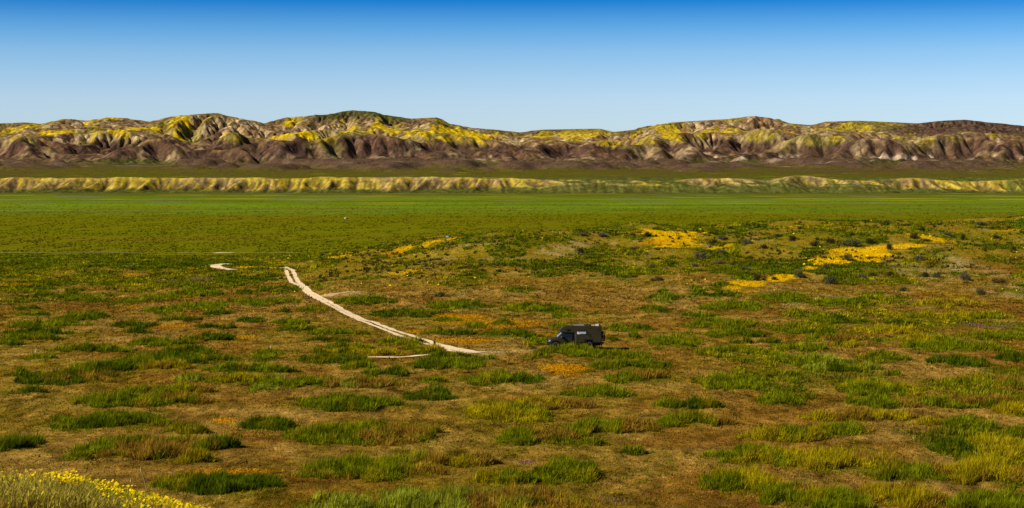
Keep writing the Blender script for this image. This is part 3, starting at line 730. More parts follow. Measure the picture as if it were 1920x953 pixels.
# short dry cover on the flat
x, y = scatter(300000, 480, 958)
x2, y2 = scatter(60000, 290, 560, 'log'); x = np.concatenate([x, x2]); y = np.concatenate([y, y2])
k = ~on_track(x, y); x, y = x[k], y[k]
col = gcol(x, y) * (1 + .6 * fbm(x / .8, y / 1.5, 401, 2))[:, None] * rng.uniform(.5, 1.6, (len(x), 1))
h = (.05 + .10 * rng.uniform(0, 1, len(x)) ** 2 + .05 * np.clip(fbm(x / 5, y / 7, 402, 3) * 2, 0, 1)) * np.clip(y / 180, .8, 1.8)
L.append(blades(x, y, gz(x, y), h, y * .0008 * rng.uniform(.6, 1.4, len(x)), np.clip(col, .002, 1), lean=.8, wind=.3))
V, Fc, Cc = join(L)
tag(mesh_np('dry_grass', V, Fc, M_blade, Cc), 'short brown and olive grass matting the flat', 'grass', kind='stuff')
# green growth between and behind the clumps
L = []
x, y = scatter(130000, 470, 955); x2, y2 = scatter(330000, 285, 640, 'log'); x = np.concatenate([x, x2]); y = np.concatenate([y, y2])
g = green_amount(x, y)
lump = fbm(x / 2.2, y / 4.0, 411, 3)
k = (g > .55 + .5 * rng.uniform(-.3, .3, len(x)) - .3 * lump) & ~on_track(x, y) & (lump > -.35)
gold = np.zeros(len(x), bool)
for (cx, cy, rx, ry, kk_, st) in PATCH:
    if st > .4: gold |= (((x - cx) / rx) ** 2 + ((y - cy) / ry) ** 2 < .9)
k &= ~gold | (rng.uniform(0, 1, len(x)) < .05)
x, y, g, lump = x[k], y[k], g[k], lump[k]; m = len(x)
tone = fbm(x / 14, y / 20, 412, 3); t2 = fbm(x / 3, y / 5, 413, 3)
col = mix(np.broadcast_to(TONE['g'], (m, 3)), np.broadcast_to(TONE['d'], (m, 3)), np.clip(tone * 1.5 + .25 + t2 * .5, 0, 1))
col = mix(col, np.broadcast_to(TONE['y'], (m, 3)), np.clip(-tone * 2.0 + t2 - .15, 0, 1) * .7)
col = mix(col, np.broadcast_to(TONE['b'], (m, 3)), np.clip(fbm(x / 8, y / 10, 414, 3) * 2.6 - .7, 0, 1) * .8)
col = np.clip(col * (1 + .7 * t2)[:, None] * rng.uniform(.6, 1.4, (m, 1)), .002, 1)
h = (.20 + .45 * np.clip(lump + .3, 0, 1)) * rng.uniform(.6, 1.3, m)
sb = rng.uniform(0, 1, m) < .27
L.append(tufts(x[sb], y[sb], (.25 + y[sb] * .0010) * rng.uniform(.5, 1.3, sb.sum()), h[sb] * 1.25, y[sb] * .00050, col[sb], 9))
print('green blades', m)
xs4, ys4 = scatter(5000, 560, 955); k = (fbm(xs4 / 6, ys4 / 9, 471, 3) > .16); xs4, ys4 = xs4[k], ys4[k]; m = len(xs4)
k = ~on_track(xs4, ys4) & ~((np.abs(xs4 - X0c) < 4.3) & (np.abs(ys4 - 233) < 1.8)); xs4, ys4 = xs4[k], ys4[k]; m = len(xs4)
c4 = mix(np.broadcast_to(TONE['g'], (m, 3)), np.broadcast_to(TONE['y'], (m, 3)), np.clip(fbm(xs4 / 5, ys4 / 8, 472, 2) * 2 + .4, 0, 1)) * rng.uniform(.5, 1.1, (m, 1))
L.append(tufts(xs4, ys4, rng.uniform(.12, .35, m), rng.uniform(.08, .30, m), ys4 * .0004, c4, 9))
x3, y3 = scatter(5200, 370, 560, 'log'); k = (x3 / y3 > -.10) & (fbm(x3 / 20, y3 / 25, 451, 3) + .45 * fbm(x3 / 4, y3 / 6, 452, 2) > .08); x3, y3 = x3[k], y3[k]; m = len(x3)
cb_ = mix(np.broadcast_to(C(.045, .05, .008), (m, 3)), np.broadcast_to(C(.13, .115, .02), (m, 3)), rng.uniform(0, 1, m) ** 2)
L.append(tufts(x3, y3, rng.uniform(.3, .9, m), rng.uniform(.25, .75, m), np.full(m, .22), cb_, 12, wind=.05))
# low bushes dotting the valley floor
x, y = scatter(90000, 385, 475); y = y * (35 / 21.) if False else F * 35 / (rng.uniform(368, 492, len(x)) - HY); x = rng.uniform(-.3, .3, len(x)) * y
k = (y > 560) & (rng.uniform(0, 1, len(x)) < 1 - .85 * sm(1500, 3100, y)); x, y = x[k], y[k]; m = len(x)
cl_ = fbm(x / 14, y / 60, 421, 3)
k = (cl_ > -.25) & (np.abs(y - 866) > 7); x, y = x[k], y[k]; m = len(x)
col = np.clip(gcol(x, y) * rng.uniform(.65, 1.25, (m, 1)), .002, 1)
L.append(blades(x, y, gz(x, y), rng.uniform(.15, .55, m), np.minimum(y, 1800) * .0013 * rng.uniform(.5, 1.5, m), col, lean=.4, wind=.1))
V, Fc, Cc = join(L)
tag(mesh_np('green_grass', V, Fc, M_blade, Cc), 'uneven green growth covering the rise and the valley floor', 'grass', kind='stuff')
# flowers of the yellow sheets
L = []
for (cx, cy, rx, ry, kk_, st) in PATCH:
    if kk_ not in 'YOP': continue
    if kk_ == 'P': st = st * .35
    wpx = rx * 2 * F / cy; hpx = 2 * ry * F * EYE / cy / cy
    n = int(max(wpx * max(hpx, 3) * (1.3 if kk_ == 'Y' else .7) * st, 60))
    a = rng.uniform(0, 2 * math.pi, n); r = np.sqrt(rng.uniform(0, 1, n)) * 1.15
    x = cx + rx * r * np.cos(a); y = cy + ry * r * np.sin(a)
    k = r + .45 * fbm(x / 4, y / 6, 431, 3) < 1.02
    k &= ~on_track(x, y)
    x, y = x[k], y[k]; m = len(x)
    if not m: continue
    base = C(.75, .48, .004) if kk_ == 'Y' else C(.62, .32, .004) if kk_ == 'O' else C(.24, .10, .13)
    mixc = np.clip(fbm(x / 6, y / 8, 432, 2) * 2, 0, 1)
    col = mix(np.broadcast_to(base, (m, 3)), np.broadcast_to(C(.80, .60, .008) if kk_ == 'Y' else base, (m, 3)), mixc) * rng.uniform(.7, 1.1, (m, 1))
    L.append(blades(x, y, gz(x, y), rng.uniform(.04, .14, m), y * .00045 * rng.uniform(.6, 1.3, m), col, lean=.9, wind=.1, fat=1.1))
# loose flower specks over the rise
x, y = scatter(1000, 330, 540, 'log'); k = (fbm(x / 12, y / 20, 441, 3) > .12) & (x / y > -.12); x, y = x[k], y[k]; m = len(x)
L.append(blades(x, y, gz(x, y) + .15, rng.uniform(.12, .3, m), y * .0010 * rng.uniform(.6, 1.3, m), np.broadcast_to(C(.75, .62, .01), (m, 3)), lean=.9, wind=0, fat=1.1))
V, Fc, Cc = join(L)
tag(mesh_np('wildflowers', V, Fc, M_flow, Cc), 'sheets of tiny yellow and orange wildflowers on the ground', 'wildflowers', kind='stuff')
print('grass', time.time() - T0)

# ------------------------------------------------------------------ shrubs on the rise
def tube(p0, p1, r0, r1, k=5):
    p0 = np.array(p0, float); p1 = np.array(p1, float); d = p1 - p0; d /= np.linalg.norm(d)
    a = np.cross(d, [0, 0, 1.0]); a = a / np.linalg.norm(a) if np.linalg.norm(a) > 1e-3 else np.array([1., 0, 0]); b = np.cross(d, a)
    t = np.linspace(0, 2 * math.pi, k, endpoint=False)[:, None]
    ring = np.cos(t) * a + np.sin(t) * b
    V = np.concatenate([p0 + ring * r0, p1 + ring * r1]); i = np.arange(k); j = (i + 1) % k
    return V, np.stack([i, j, j + k, i + k], -1)
M_leaf = mat_tint('shrub_leaves', scale=(1.2,), amp=.3, trans=.15, rough=.8, spec=.05)
M_twig = mat_plain('shrub_twigs', (.10, .075, .055), rough=.9, spec=.1)
KIND = {'k': (C(.035, .042, .012), C(.10, .085, .02)), 'a': (C(.17, .145, .105), C(.09, .08, .035)), 'v': (C(.065, .075, .02), C(.16, .17, .06)), 'r': (C(.11, .055, .015), C(.16, .10, .02))}
def shrub_meshes(kind, seed):
    r = np.random.default_rng(seed)
    tips = []; parts = []
    for i in range(16):
        a = r.uniform(0, 2 * math.pi); el = r.uniform(.25, 1.35); ln = r.uniform(.7, 1.0)
        tip = np.array([math.cos(a) * math.cos(el) * ln, math.sin(a) * math.cos(el) * ln, math.sin(el) * ln * .9])
        parts.append(tube((0, 0, -.05), tip * .9, .03, .008, 4)); tips.append(tip)
    tv, tf = merge(parts)
    n = 1500
    c = np.array(tips)[r.integers(0, len(tips), n)] * r.uniform(.55, 1.0, (n, 1)) + r.normal(0, .13, (n, 3))
    c[:, 2] = np.abs(c[:, 2])
    s = r.uniform(.035, .085, n)
    d1 = r.normal(0, 1, (n, 3)); d1 /= np.linalg.norm(d1, axis=1, keepdims=True); d2 = np.cross(d1, r.normal(0, 1, (n, 3))); d2 /= np.linalg.norm(d2, axis=1, keepdims=True)
    V = np.stack([c - d1 * s[:, None], c + d2 * s[:, None] * .7, c + d1 * s[:, None] * 1.2], 1).reshape(-1, 3)
    q = r.uniform(0, 1, n) ** 1.5
    col = mix(np.broadcast_to(KIND[kind][0], (n, 3)), np.broadcast_to(KIND[kind][1], (n, 3)), q) * r.uniform(.7, 1.2, (n, 1))
    return tv, tf, V, np.arange(3 * n).reshape(n, 3), np.repeat(col, 3, 0)
SH = """1094 442 26 7 a;1130 443 28 9 a;1186 442 20 8 r;1216 444 28 12 k;1352 449 26 10 a;1337 458 34 12 k;1397 457 34 10 a;1430 466 26 10 k;1192 471 32 12 k;1086 474 26 11 k;1317 485 36 16 a
1354 476 22 10 a;1350 495 24 8 a;1302 500 24 8 a;1222 503 20 10 v;1397 510 30 16 v;1424 526 30 18 k;1454 525 20 8 k;1232 526 34 10 k;1490 451 30 12 k;1462 445 24 8 k;1595 442 20 8 k
1527 461 28 14 k;1562 456 36 12 k;1595 462 56 17 v;1635 457 32 12 k;1590 489 28 18 v;1670 468 22 14 k;1722 488 28 12 a;1655 501 26 14 v;1500 521 32 20 v;1556 533 34 22 v;1547 506 26 16 v
1616 523 26 12 a;1637 518 22 10 k;1666 519 28 12 k;1642 530 20 8 a;1732 520 26 12 k;1756 521 24 14 v;1810 526 34 18 a;1840 553 28 16 v;1695 546 26 12 v;1715 447 26 15 k;1728 435 20 12 k
1660 421 24 9 k;1840 423 26 11 a;1778 441 24 8 a;1808 450 20 14 k;1872 531 36 13 r;825 556 28 13 v;702 455 0 0 k;1500 430 16 7 k;1700 424 16 7 k;1370 430 16 7 k;1420 428 18 8 k;1900 470 22 9 k;1870 448 22 10 k"""
KW = {'k': 'dark', 'a': 'grey', 'v': 'grey-green', 'r': 'rust-brown'}
protos = {}
SL = [('upper gold sheet', 1265, 447), ('middle gold sheet', 1610, 476), ('lower gold strip', 1420, 525), ('right yellow patch', 1755, 448), ('parked camper', 1082, 640)]
def shrub_label(kind, cx, cy, w):
    sz = 'broad' if w > 31 else 'small' if w < 23 else 'rounded'
    for nd in (1, 2):
        for nm, lx, ly in sorted(SL, key=lambda l: math.hypot(l[1] - cx, (l[2] - cy) * 2))[:3]:
            dx, dy = (cx - lx) / 28., (cy - ly) / 28.
            q = (lambda v: '%d' % round(v)) if nd == 1 else (lambda v: '%.1f' % v)
            s = []
            A_, B_ = bool(float(q(abs(dx)))), bool(float(q(abs(dy))))
            un = ' shrub width' + ('' if q(abs(dx if A_ else dy)) == '1' else 's') + ' '
            if A_: s.append(q(abs(dx)) + un + ('right' if dx > 0 else 'left'))
            if B_: s.append(q(abs(dy)) + ('' if A_ else un.rstrip()) + ' ' + ('below' if dy > 0 else 'above'))
            pw = (' and '.join(s) + (' ' if B_ else ' of ') + 'the ' if s else 'amid the ') + nm
            if pw not in used:
                used.add(pw); return '%s %s shrub, %s' % (sz, KW[kind], pw)
    return '%s %s shrub, %s' % (sz, KW[kind], pw)
for i, t_ in enumerate(SH.replace('\n', ';').split(';')):
    a = t_.split(); cx, cy, w, h_ = map(float, a[:4]); kd = a[4]
    if w <= 0: continue
    yc = float(crest_row(np.array([(cx - 960) / F]))[0])
    x_, D = hit(cx, max(cy, yc + 2.0))
    if D > 560: D = 520; x_ = (cx - 960) / F * D
    key = kd + str(i % 2)
    root = bpy.data.objects.new('shrub', None); COL.objects.link(root)
    if key not in protos:
        tv, tf, V, Fc, Cc = shrub_meshes(kd, 50 + len(protos))
        o1 = mesh_np('twigs', tv, tf, M_twig, parent=root); o2 = mesh_np('foliage', V, Fc, M_leaf, Cc, parent=root)
        protos[key] = (o1, o2)
    else:
        for p in protos[key]:
            q = p.copy(); COL.objects.link(q); q.parent = root
    root.location = (x_, D, float(gz(x_, D)) - .05)
    sx = w / 2 / F * D * 1.0; root.scale = (sx, sx * rng.uniform(.8, 1.1), h_ / F * D * .95)
    root.rotation_euler = (0, 0, rng.uniform(0, 6.28))
    tag(root, shrub_label(kd, cx, cy - h_ / 2, w), 'shrub', 'shrubs dotted over the rise')
# ------------------------------------------------------------------ foreground flowering bush and stalks
def empty(name, loc, rz=0):
    o = bpy.data.objects.new(name, None); COL.objects.link(o); o.location = loc; o.rotation_euler = (0, 0, rz); return o
bush = empty('flowering_bush', (-6.9, 28.0, float(gz(-6.9, 28.0))))
tag(bush, 'yellow flowering bush spilling over the bottom left corner', 'bush')
TOPX = [-200, 0, 60, 100, 130, 165, 200, 245, 300, 350, 385, 420]; TOPY = [900, 899, 898, 900, 896, 905, 912, 920, 930, 944, 953, 962]
def bush_pts(n, y0=22.5, y1=33.5):
    y = rng.uniform(y0, y1, n); u = rng.uniform(-.36, -.150, n); x = u * y
    return x, y
n = 46000
x, y = bush_pts(n); px = 960 + F * x / y
g = gz(x, y)
topz = EYE - 28.0 * (np.interp(px, TOPX, TOPY) - HY) / F            # height of the foliage at the crown line
prof = np.clip(topz - gz(x / y * 28.0, np.full(n, 28.0)), .1, 1.0)
hgt = prof * (1 - .10 * np.abs(y - 28) / 5) * rng.uniform(.55, 1.03, n) * (1 + .12 * fbm(x / .35, y / .35, 501, 2))
hgt = np.clip(hgt, .06, .9)
kk = px < 395; prof_k = prof[kk]; x, y, px, g, hgt = x[kk], y[kk], px[kk], g[kk], hgt[kk]; m = len(x)
t = np.clip(fbm(x / .5, y / .5, 502, 3) + .5, 0, 1)
col = mix(np.broadcast_to(C(.24, .26, .008), (m, 3)), np.broadcast_to(C(.52, .44, .05), (m, 3)), t)
col = mix(col, np.broadcast_to(C(.26, .15, .06), (m, 3)), np.clip(sm(.45, .75, rng.uniform(0, 1, m)) * (1 - sm(25, 27.5, y)) , 0, 1) * .85)
col = col * rng.uniform(.6, 1.35, (m, 1))
V, Fc, Cc = blades(x, y, g, hgt, np.full(m, .016) * rng.uniform(.6, 1.6, m), col, lean=.28, wind=.12, fat=.9)
o_ = np.array(bush.location)
mesh_np('foliage', V - o_, Fc, M_blade, Cc, parent=bush)
# small leaves between the stems
n2_ = 60000
k = rng.integers(0, m, n2_); f = rng.uniform(.3, 1.0, n2_)
cx = x[k] + rng.normal(0, .03, n2_); cy = y[k] + rng.normal(0, .03, n2_); cz = g[k] + hgt[k] * f
V, Fc, Cc = blades(cx, cy, cz, rng.uniform(.02, .05, n2_), rng.uniform(.012, .03, n2_), Cc.reshape(-1, 5, 3)[k, 0] * 1.1, lean=1.2, wind=0)
mesh_np('leaves', V - o_, Fc, M_blade, Cc, parent=bush)
# flower heads: ring of petals and a raised centre
FH = []
dens = lambda p: np.interp(p, [-100, 0, 30, 50, 90, 100, 128, 150, 160, 185, 200, 230, 300, 350, 395], [.10, .14, .08, .3, .15, .9, 1.0, .9, .12, .6, .7, .45, .9, 1.0, .6])
cnt = 0; FX = []
while cnt < 4200:
    i = rng.integers(0, m)
    q = px[i]
    if rng.uniform() > dens(q) * (1.0 if y[i] > 25.5 else .35 * sm(150, 300, q) + .03): continue
    if hgt[i] < prof_k[i] * .58: continue
    FX.append((x[i] + rng.normal(0, .03), y[i], g[i] + min(hgt[i], .9) * rng.uniform(.96, 1.02) + rng.uniform(.0, .04), rng.uniform(.011, .021))); cnt += 1
FX = np.array(FX)
k6 = 8; tt = np.linspace(0, 2 * math.pi, k6, endpoint=False)
tilt = rng.normal(0, .45, (len(FX), 2)) + [[0, -.5]]
ring = np.stack([np.cos(tt), np.sin(tt), np.where(np.arange(k6) % 2, .15, .32)], -1)
Vf = np.zeros((len(FX), k6 + 1, 3))
Vf[:, 0] = FX[:, :3] + np.array([0, 0, .004])
rr = FX[:, 3][:, None, None] * ring[None] * np.where(np.arange(k6) % 2, .8, 1.1)[None, :, None]
rr[:, :, 2] += rr[:, :, 0] * tilt[:, 0:1] + rr[:, :, 1] * tilt[:, 1:2] * -1
Vf[:, 1:] = FX[:, None, :3] + rr
i = np.arange(len(FX))[:, None] * (k6 + 1)
Fc = np.concatenate([i + [[0, 1 + a, 1 + (a + 1) % k6]] for a in range(k6)])
colf = np.repeat(mix(np.broadcast_to(C(.80, .62, .004), (len(FX), 3)), np.broadcast_to(C(.72, .42, .003), (len(FX), 3)), rng.uniform(0, 1, len(FX)) ** 2), k6 + 1, 0)
mesh_np('flowers', Vf.reshape(-1, 3) - o_, Fc, M_flow, colf, parent=bush)
M_straw = mat_plain('dry_straw', (.42, .33, .16), rough=.9, spec=.1)
for (bx, by, tx, ty, D, lab) in [(279, 925, 264, 879, 27.5, 'tall dry stalk leaning left above the yellow flowers'), (243, 922, 246, 900, 27.5, 'short dry stalk between the flowers, left of the tall one'),
                                 (31, 900, 25, 875, 28, 'thin dry stalk at the left edge of the flowering bush')]:
    w = lambda px, py: np.array([(px - 960) / F * D, D, EYE - D * (py - HY) / F])
    b, t = w(bx, by + 25), w(tx, ty); mid = (b + t) / 2 + np.array([.02, 0, 0])
    p1 = tube(b - b, mid - b, (.0085), .007, 5); p2 = tube(mid - b, t - b, .007, .0035, 5)
    hd = [tube((t - b) * .93 + np.array([0, 0, 0.]), t - b + np.array([0, 0, .03]), .015, .005, 5)]
    v, f = merge([p1, p2] + hd)
    o = mesh_np('dry_stalk', v, f, M_straw); o.location = b; tag(o, lab, 'dry stalk', 'dry stalks rising from the flowering bush')

# ------------------------------------------------------------------ mesh helpers for built objects
import bmesh
def bm_obj(name, bm, mat, parent=None, smooth=False):
    me = bpy.data.meshes.new(name); bm.normal_update(); bm.to_mesh(me); bm.free()
    if smooth:
        for p in me.polygons: p.use_smooth = True
    me.materials.append(mat); o = bpy.data.objects.new(name, me); COL.objects.link(o)
    if parent: o.parent = parent
    return o
def box(bm, x0, x1, y0, y1, z0, z1, bev=0.0):
    r = bmesh.ops.create_cube(bm, size=1.0); vs = r['verts']
    for v in vs: v.co = Vector(((x0 + x1) / 2 + v.co.x * (x1 - x0), (y0 + y1) / 2 + v.co.y * (y1 - y0), (z0 + z1) / 2 + v.co.z * (z1 - z0)))
    if bev:
        es = list({e for v in vs for e in v.link_edges}); bmesh.ops.bevel(bm, geom=es, offset=bev, segments=2, affect='EDGES', profile=.6)
def prism(bm, prof, y0, y1, bev=0.0, inset=None):
    """profile polygon in x,z swept across the width y0..y1; inset narrows upper points"""
    a = [bm.verts.new((p[0], y0 + (inset(p) if inset else 0), p[1])) for p in prof]; b = [bm.verts.new((p[0], y1 - (inset(p) if inset else 0), p[1])) for p in prof]
    f1 = bm.faces.new(a); f2 = bm.faces.new(b[::-1]); n = len(prof); fs = [f1, f2]
    for i in range(n): fs.append(bm.faces.new([a[i], b[i], b[(i + 1) % n], a[(i + 1) % n]]))
    bmesh.ops.recalc_face_normals(bm, faces=fs)
    if bev:
        es = list({e for f in fs for e in f.edges}); bmesh.ops.bevel(bm, geom=es, offset=bev, segments=2, affect='EDGES', profile=.6)
def cyl(bm, c, r, w, axis='Y', seg=28, r2=None):
    from mathutils import Matrix
    rot = Matrix.Rotation(math.radians(90), 4, 'X') if axis == 'Y' else Matrix.Rotation(math.radians(90), 4, 'Y') if axis == 'X' else Matrix.Identity(4)
    bmesh.ops.create_cone(bm, cap_ends=True, segments=seg, radius1=r, radius2=r if r2 is None else r2, depth=w, matrix=Matrix.Translation(c) @ rot)
def rod(bm, p0, p1, r):
    from mathutils import Matrix
    p0 = Vector(p0); p1 = Vector(p1); d = p1 - p0
    bmesh.ops.create_cone(bm, cap_ends=True, segments=8, radius1=r, radius2=r, depth=d.length, matrix=Matrix.Translation((p0 + p1) / 2) @ d.to_track_quat('Z', 'Y').to_matrix().to_4x4())
def mk(name, fn, mat, parent=None, smooth=False):
    bm = bmesh.new(); fn(bm); return bm_obj(name, bm, mat, parent, smooth)

# ------------------------------------------------------------------ the camper
M_olive = mat_plain('olive_drab_paint', (.040, .034, .016), rough=.6, spec=.25, var=.08, coat=.0)
M_olive2 = mat_plain('olive_cab_paint', (.032, .028, .014), rough=.5, spec=.3, var=.06, coat=.0)
M_blk = mat_plain('black_trim', (.012, .012, .012), rough=.6)
M_rub = mat_plain('tyre_rubber', (.055, .048, .042), rough=.9, spec=.2)
M_rim = mat_plain('wheel_rim', (.03, .03, .03), rough=.4, metal=.6)
M_glass = mat_plain('dark_glass', (.010, .018, .022), rough=.06, spec=.9, var=.05)
M_wind = mat_plain('windscreen_glass', (.05, .10, .13), rough=.05, spec=1.0, var=.05)
M_white = mat_plain('white_plastic', (.80, .80, .80), rough=.4)
M_lilac = mat_plain('pale_blind', (.52, .56, .62), rough=.5)
M_pale2 = mat_plain('bright_blind', (.92, .84, .92), rough=.5)
M_chr = mat_plain('lamp_lens', (.75, .78, .80), rough=.15, metal=.3)
M_sol = mat_plain('solar_panel', (.20, .20, .24), rough=.5, spec=.3)
M_red = mat_plain('red_lens', (.35, .01, .01), rough=.3)
cxp, cyp = (1137 - 960), 653.5
xr, Dr = hit(1026.5, 652); Dc_ = 233.0
X0 = (1026.5 - 960) / F * Dc_
Z0 = float(min(gz(X0 + 1, Dc_), gz(X0 + 5, Dc_))) 
camper = empty('camper_truck', (X0, Dc_, Z0 + .02), math.radians(1.0))
tag(camper, 'dark olive overcab camper truck parked facing left behind a grass clump', 'camper')
W = 1.03
SC = 1.0
def body(bm):
    prof = [(1.46, 2.30), (1.50, 2.16), (1.66, 2.06), (3.24, 2.02), (3.30, 1.0), (3.34, .84), (4.40, .84), (4.56, 1.24), (5.42, 1.24), (5.60, .84), (6.46, .82), (6.50, .92), (6.47, 2.80), (2.20, 2.80), (1.86, 2.68), (1.62, 2.50)]
    prism(bm, prof, -W, W, bev=.035, inset=lambda p: .16 if p[0] < 1.7 else (.06 if p[0] < 1.9 else 0))
bd = mk('camper_body', body, M_olive, camper)
e = .004
def cabp(bm):
    prof = [(.10, .62), (.12, .98), (.22, 1.16), (.42, 1.26), (1.12, 1.40), (1.74, 1.96), (3.22, 1.99), (3.24, .74), (1.50, .70), (1.38, .92), (1.20, 1.05), (.66, 1.05), (.46, .92), (.36, .66)]
    prism(bm, prof, -.93, .93, bev=.03, inset=lambda p: .16 if p[1] > 1.9 else (.05 if p[1] > 1.2 else 0))
cab = mk('cab', cabp, M_olive2, camper)
mk('windscreen', lambda bm: prism(bm, [(1.18, 1.45), (1.70, 1.93), (1.72, 1.90), (1.22, 1.43)], -.74, .74), M_wind, camper).location = (-.035, 0, .02)
for s in (-1, 1):
    def dw(bm, s=s):
        pts = [(1.46, 1.46), (1.82, 1.86), (3.04, 1.90), (3.06, 1.46)]
        y0, y1 = (-.948, -.90) if s < 0 else (.90, .948)
        vs1 = []; vs2 = []
        for (a, b) in pts:
            yy = (y0 if s < 0 else y1); ins = .105 * max(0, (b - 1.42) / .55) * (1 if s < 0 else -1)
            vs1.append(bm.verts.new((a, yy + ins, b))); vs2.append(bm.verts.new((a, (y1 if s < 0 else y0) + ins, b)))
        fs = [bm.faces.new(vs1), bm.faces.new(vs2[::-1])] + [bm.faces.new([vs1[i], vs2[i], vs2[(i + 1) % 4], vs1[(i + 1) % 4]]) for i in range(4)]
        bmesh.ops.recalc_face_normals(bm, faces=fs)
    win = mk('side_window', dw, M_glass, camper)
    mk('window_pillar', lambda bm: box(bm, 2.90, 2.95, s * .955 - .03, s * .955 + .03, 1.45, 1.80), M_olive2, win).location = (0, -s * .02, 0)
    door = mk('door', lambda bm: box(bm, 1.50, 2.98, min(s * .925, s * .945), max(s * .925, s * .945), .80, 1.42, .006), M_olive2, camper)
    mk('handle', lambda bm: box(bm, 2.72, 2.90, min(s * .945, s * .975), max(s * .945, s * .975), 1.26, 1.31, .006), M_blk, door)
    mk('handle', lambda bm: box(bm, 2.20, 2.36, min(s * .945, s * .975), max(s * .945, s * .975), 1.24, 1.29, .006), M_blk, door)
    mir = mk('side_mirror', lambda bm: (box(bm, 1.62, 1.84, min(s * .96, s * 1.22), max(s * .96, s * 1.22), 1.38, 1.62, .03), box(bm, 1.72, 1.80, min(s * .90, s * 1.0), max(s * .90, s * 1.0), 1.34, 1.44)), M_blk, camper)
    mk('mirror_cap', lambda bm: box(bm, 1.60, 1.63, min(s * 1.0, s * 1.18), max(s * 1.0, s * 1.18), 1.44, 1.58, .008), M_chr, mir)
    hl = mk('headlight', lambda bm: prism(bm, [(.10, .90), (.16, 1.10), (.36, 1.16), (.34, .98)], min(s * .62, s * .945), max(s * .62, s * .945), .012), M_chr, camper)
    # wheel arches
    mk('wheel_arch', lambda bm: prism(bm, [(.36, .66), (.44, .96), (.64, 1.12), (1.22, 1.12), (1.42, .98), (1.56, .66), (1.46, .66), (1.34, .92), (1.18, 1.03), (.68, 1.03), (.52, .90), (.44, .66)],
                                     min(s * .90, s * 1.03), max(s * .90, s * 1.03), .008), M_blk, camper)
    mk('wheel_arch', lambda bm: prism(bm, [(4.46, .80), (4.66, 1.27), (5.34, 1.27), (5.58, .80), (5.46, .80), (5.28, 1.14), (4.72, 1.14), (4.58, .80)], min(s * 1.0, s * 1.07), max(s * 1.0, s * 1.07), .008), M_blk, camper)
    for wx in (.93, 5.00):
        tyre = mk('wheel', lambda bm: cyl(bm, (wx, s * .86, .46), .46, .28), M_rub, camper)
        mk('tyre_shoulder', lambda bm: cyl(bm, (wx, s * 1.003, .46), .42, .03, r2=.38) if s > 0 else cyl(bm, (wx, s * 1.003, .46), .38, .03, r2=.42), M_rub, tyre)
        mk('rim', lambda bm: (cyl(bm, (wx, s * 1.012, .46), .26, .04), cyl(bm, (wx, s * 1.03, .46), .07, .06)), M_rim, tyre)
    # camper side window with its black surround
    sur = mk('window_surround', lambda bm: prism(bm, [(3.50, 1.80), (3.50, 2.30), (4.63, 2.32), (5.10, 1.86), (5.22, 1.72), (5.06, 1.72), (4.90, 1.80)], min(s * (W + .002), s * (W + .02)), max(s * (W + .002), s * (W + .02)), .004), M_blk, camper)
    mk('blind', lambda bm: box(bm, 3.86, 4.62, min(s * (W + .014), s * (W + .03)), max(s * (W + .014), s * (W + .03)), 1.87, 2.13, .004), M_lilac, sur)
    mk('blind_corner', lambda bm: prism(bm, [(3.55, 1.84), (3.55, 2.15), (3.74, 2.13), (3.92, 1.84)], min(s * (W + .016), s * (W + .036)), max(s * (W + .016), s * (W + .036))), M_pale2, sur)
    mk('overcab_window', lambda bm: prism(bm, [(2.12, 2.34), (2.16, 2.50), (2.66, 2.50), (2.78, 2.44), (2.72, 2.34)], min(s * (W + .002), s * (W + .025)), max(s * (W + .002), s * (W + .025)), .006), M_glass, camper)
    mk('vent', lambda bm: box(bm, 5.02, 5.20, min(s * (W + .002), s * (W + .02)), max(s * (W + .002), s * (W + .02)), 2.53, 2.61, .004), M_blk, camper)
    mk('service_hatch', lambda bm: box(bm, 5.00, 5.10, min(s * (W + .002), s * (W + .015)), max(s * (W + .002), s * (W + .015)), 1.54, 1.66, .004), M_blk, camper)
    mk('service_hatch', lambda bm: box(bm, 5.18, 5.28, min(s * (W + .002), s * (W + .015)), max(s * (W + .002), s * (W + .015)), 1.54, 1.66, .004), M_blk, camper)
    em = mk('round_emblem', lambda bm: cyl(bm, (6.14, s * (W + .006), 2.40), .17, .012), M_blk, camper)
    mk('emblem_centre', lambda bm: cyl(bm, (6.14, s * (W + .012), 2.40), .12, .012), M_olive, em)
    mk('corner_strip', lambda bm: box(bm, 3.36, 3.46, min(s * (W + .002), s * (W + .018)), max(s * (W + .002), s * (W + .018)), .88, 1.98, .004), mat_plain('light_olive_trim', (.11, .10, .075), rough=.4), camper)
    mk('marker_lamp', lambda bm: box(bm, 1.50, 1.60, min(s * .50, s * .84), max(s * .50, s * .84), 2.12, 2.28, .01), M_blk, camper)
    mk('tail_lamp', lambda bm: box(bm, 6.50, 6.54, min(s * .80, s * .98), max(s * .80, s * .98), .98, 1.22, .006), M_red, camper)
mk('grille', lambda bm: (box(bm, .02, .14, -.60, .60, .86, 1.12, .01), box(bm, .00, .10, -.50, .50, .92, .95), box(bm, .00, .10, -.50, .50, 1.00, 1.03)), M_blk, camper)
mk('front_bumper', lambda bm: box(bm, -.06, .22, -.92, .92, .46, .80, .04), M_blk, camper)
mk('underbody', lambda bm: (box(bm, .4, 6.4, -.55, .55, .40, .80), box(bm, 4.45, 5.6, -.70, .70, .80, 1.225), box(bm, .42, 1.44, -.66, .66, .80, 1.04), cyl(bm, (.93, 0, .46), .08, 1.6), cyl(bm, (5.0, 0, .46), .10, 1.6), box(bm, 3.5, 4.4, -.95, -.5, .50, .84, .03)), M_blk, camper)
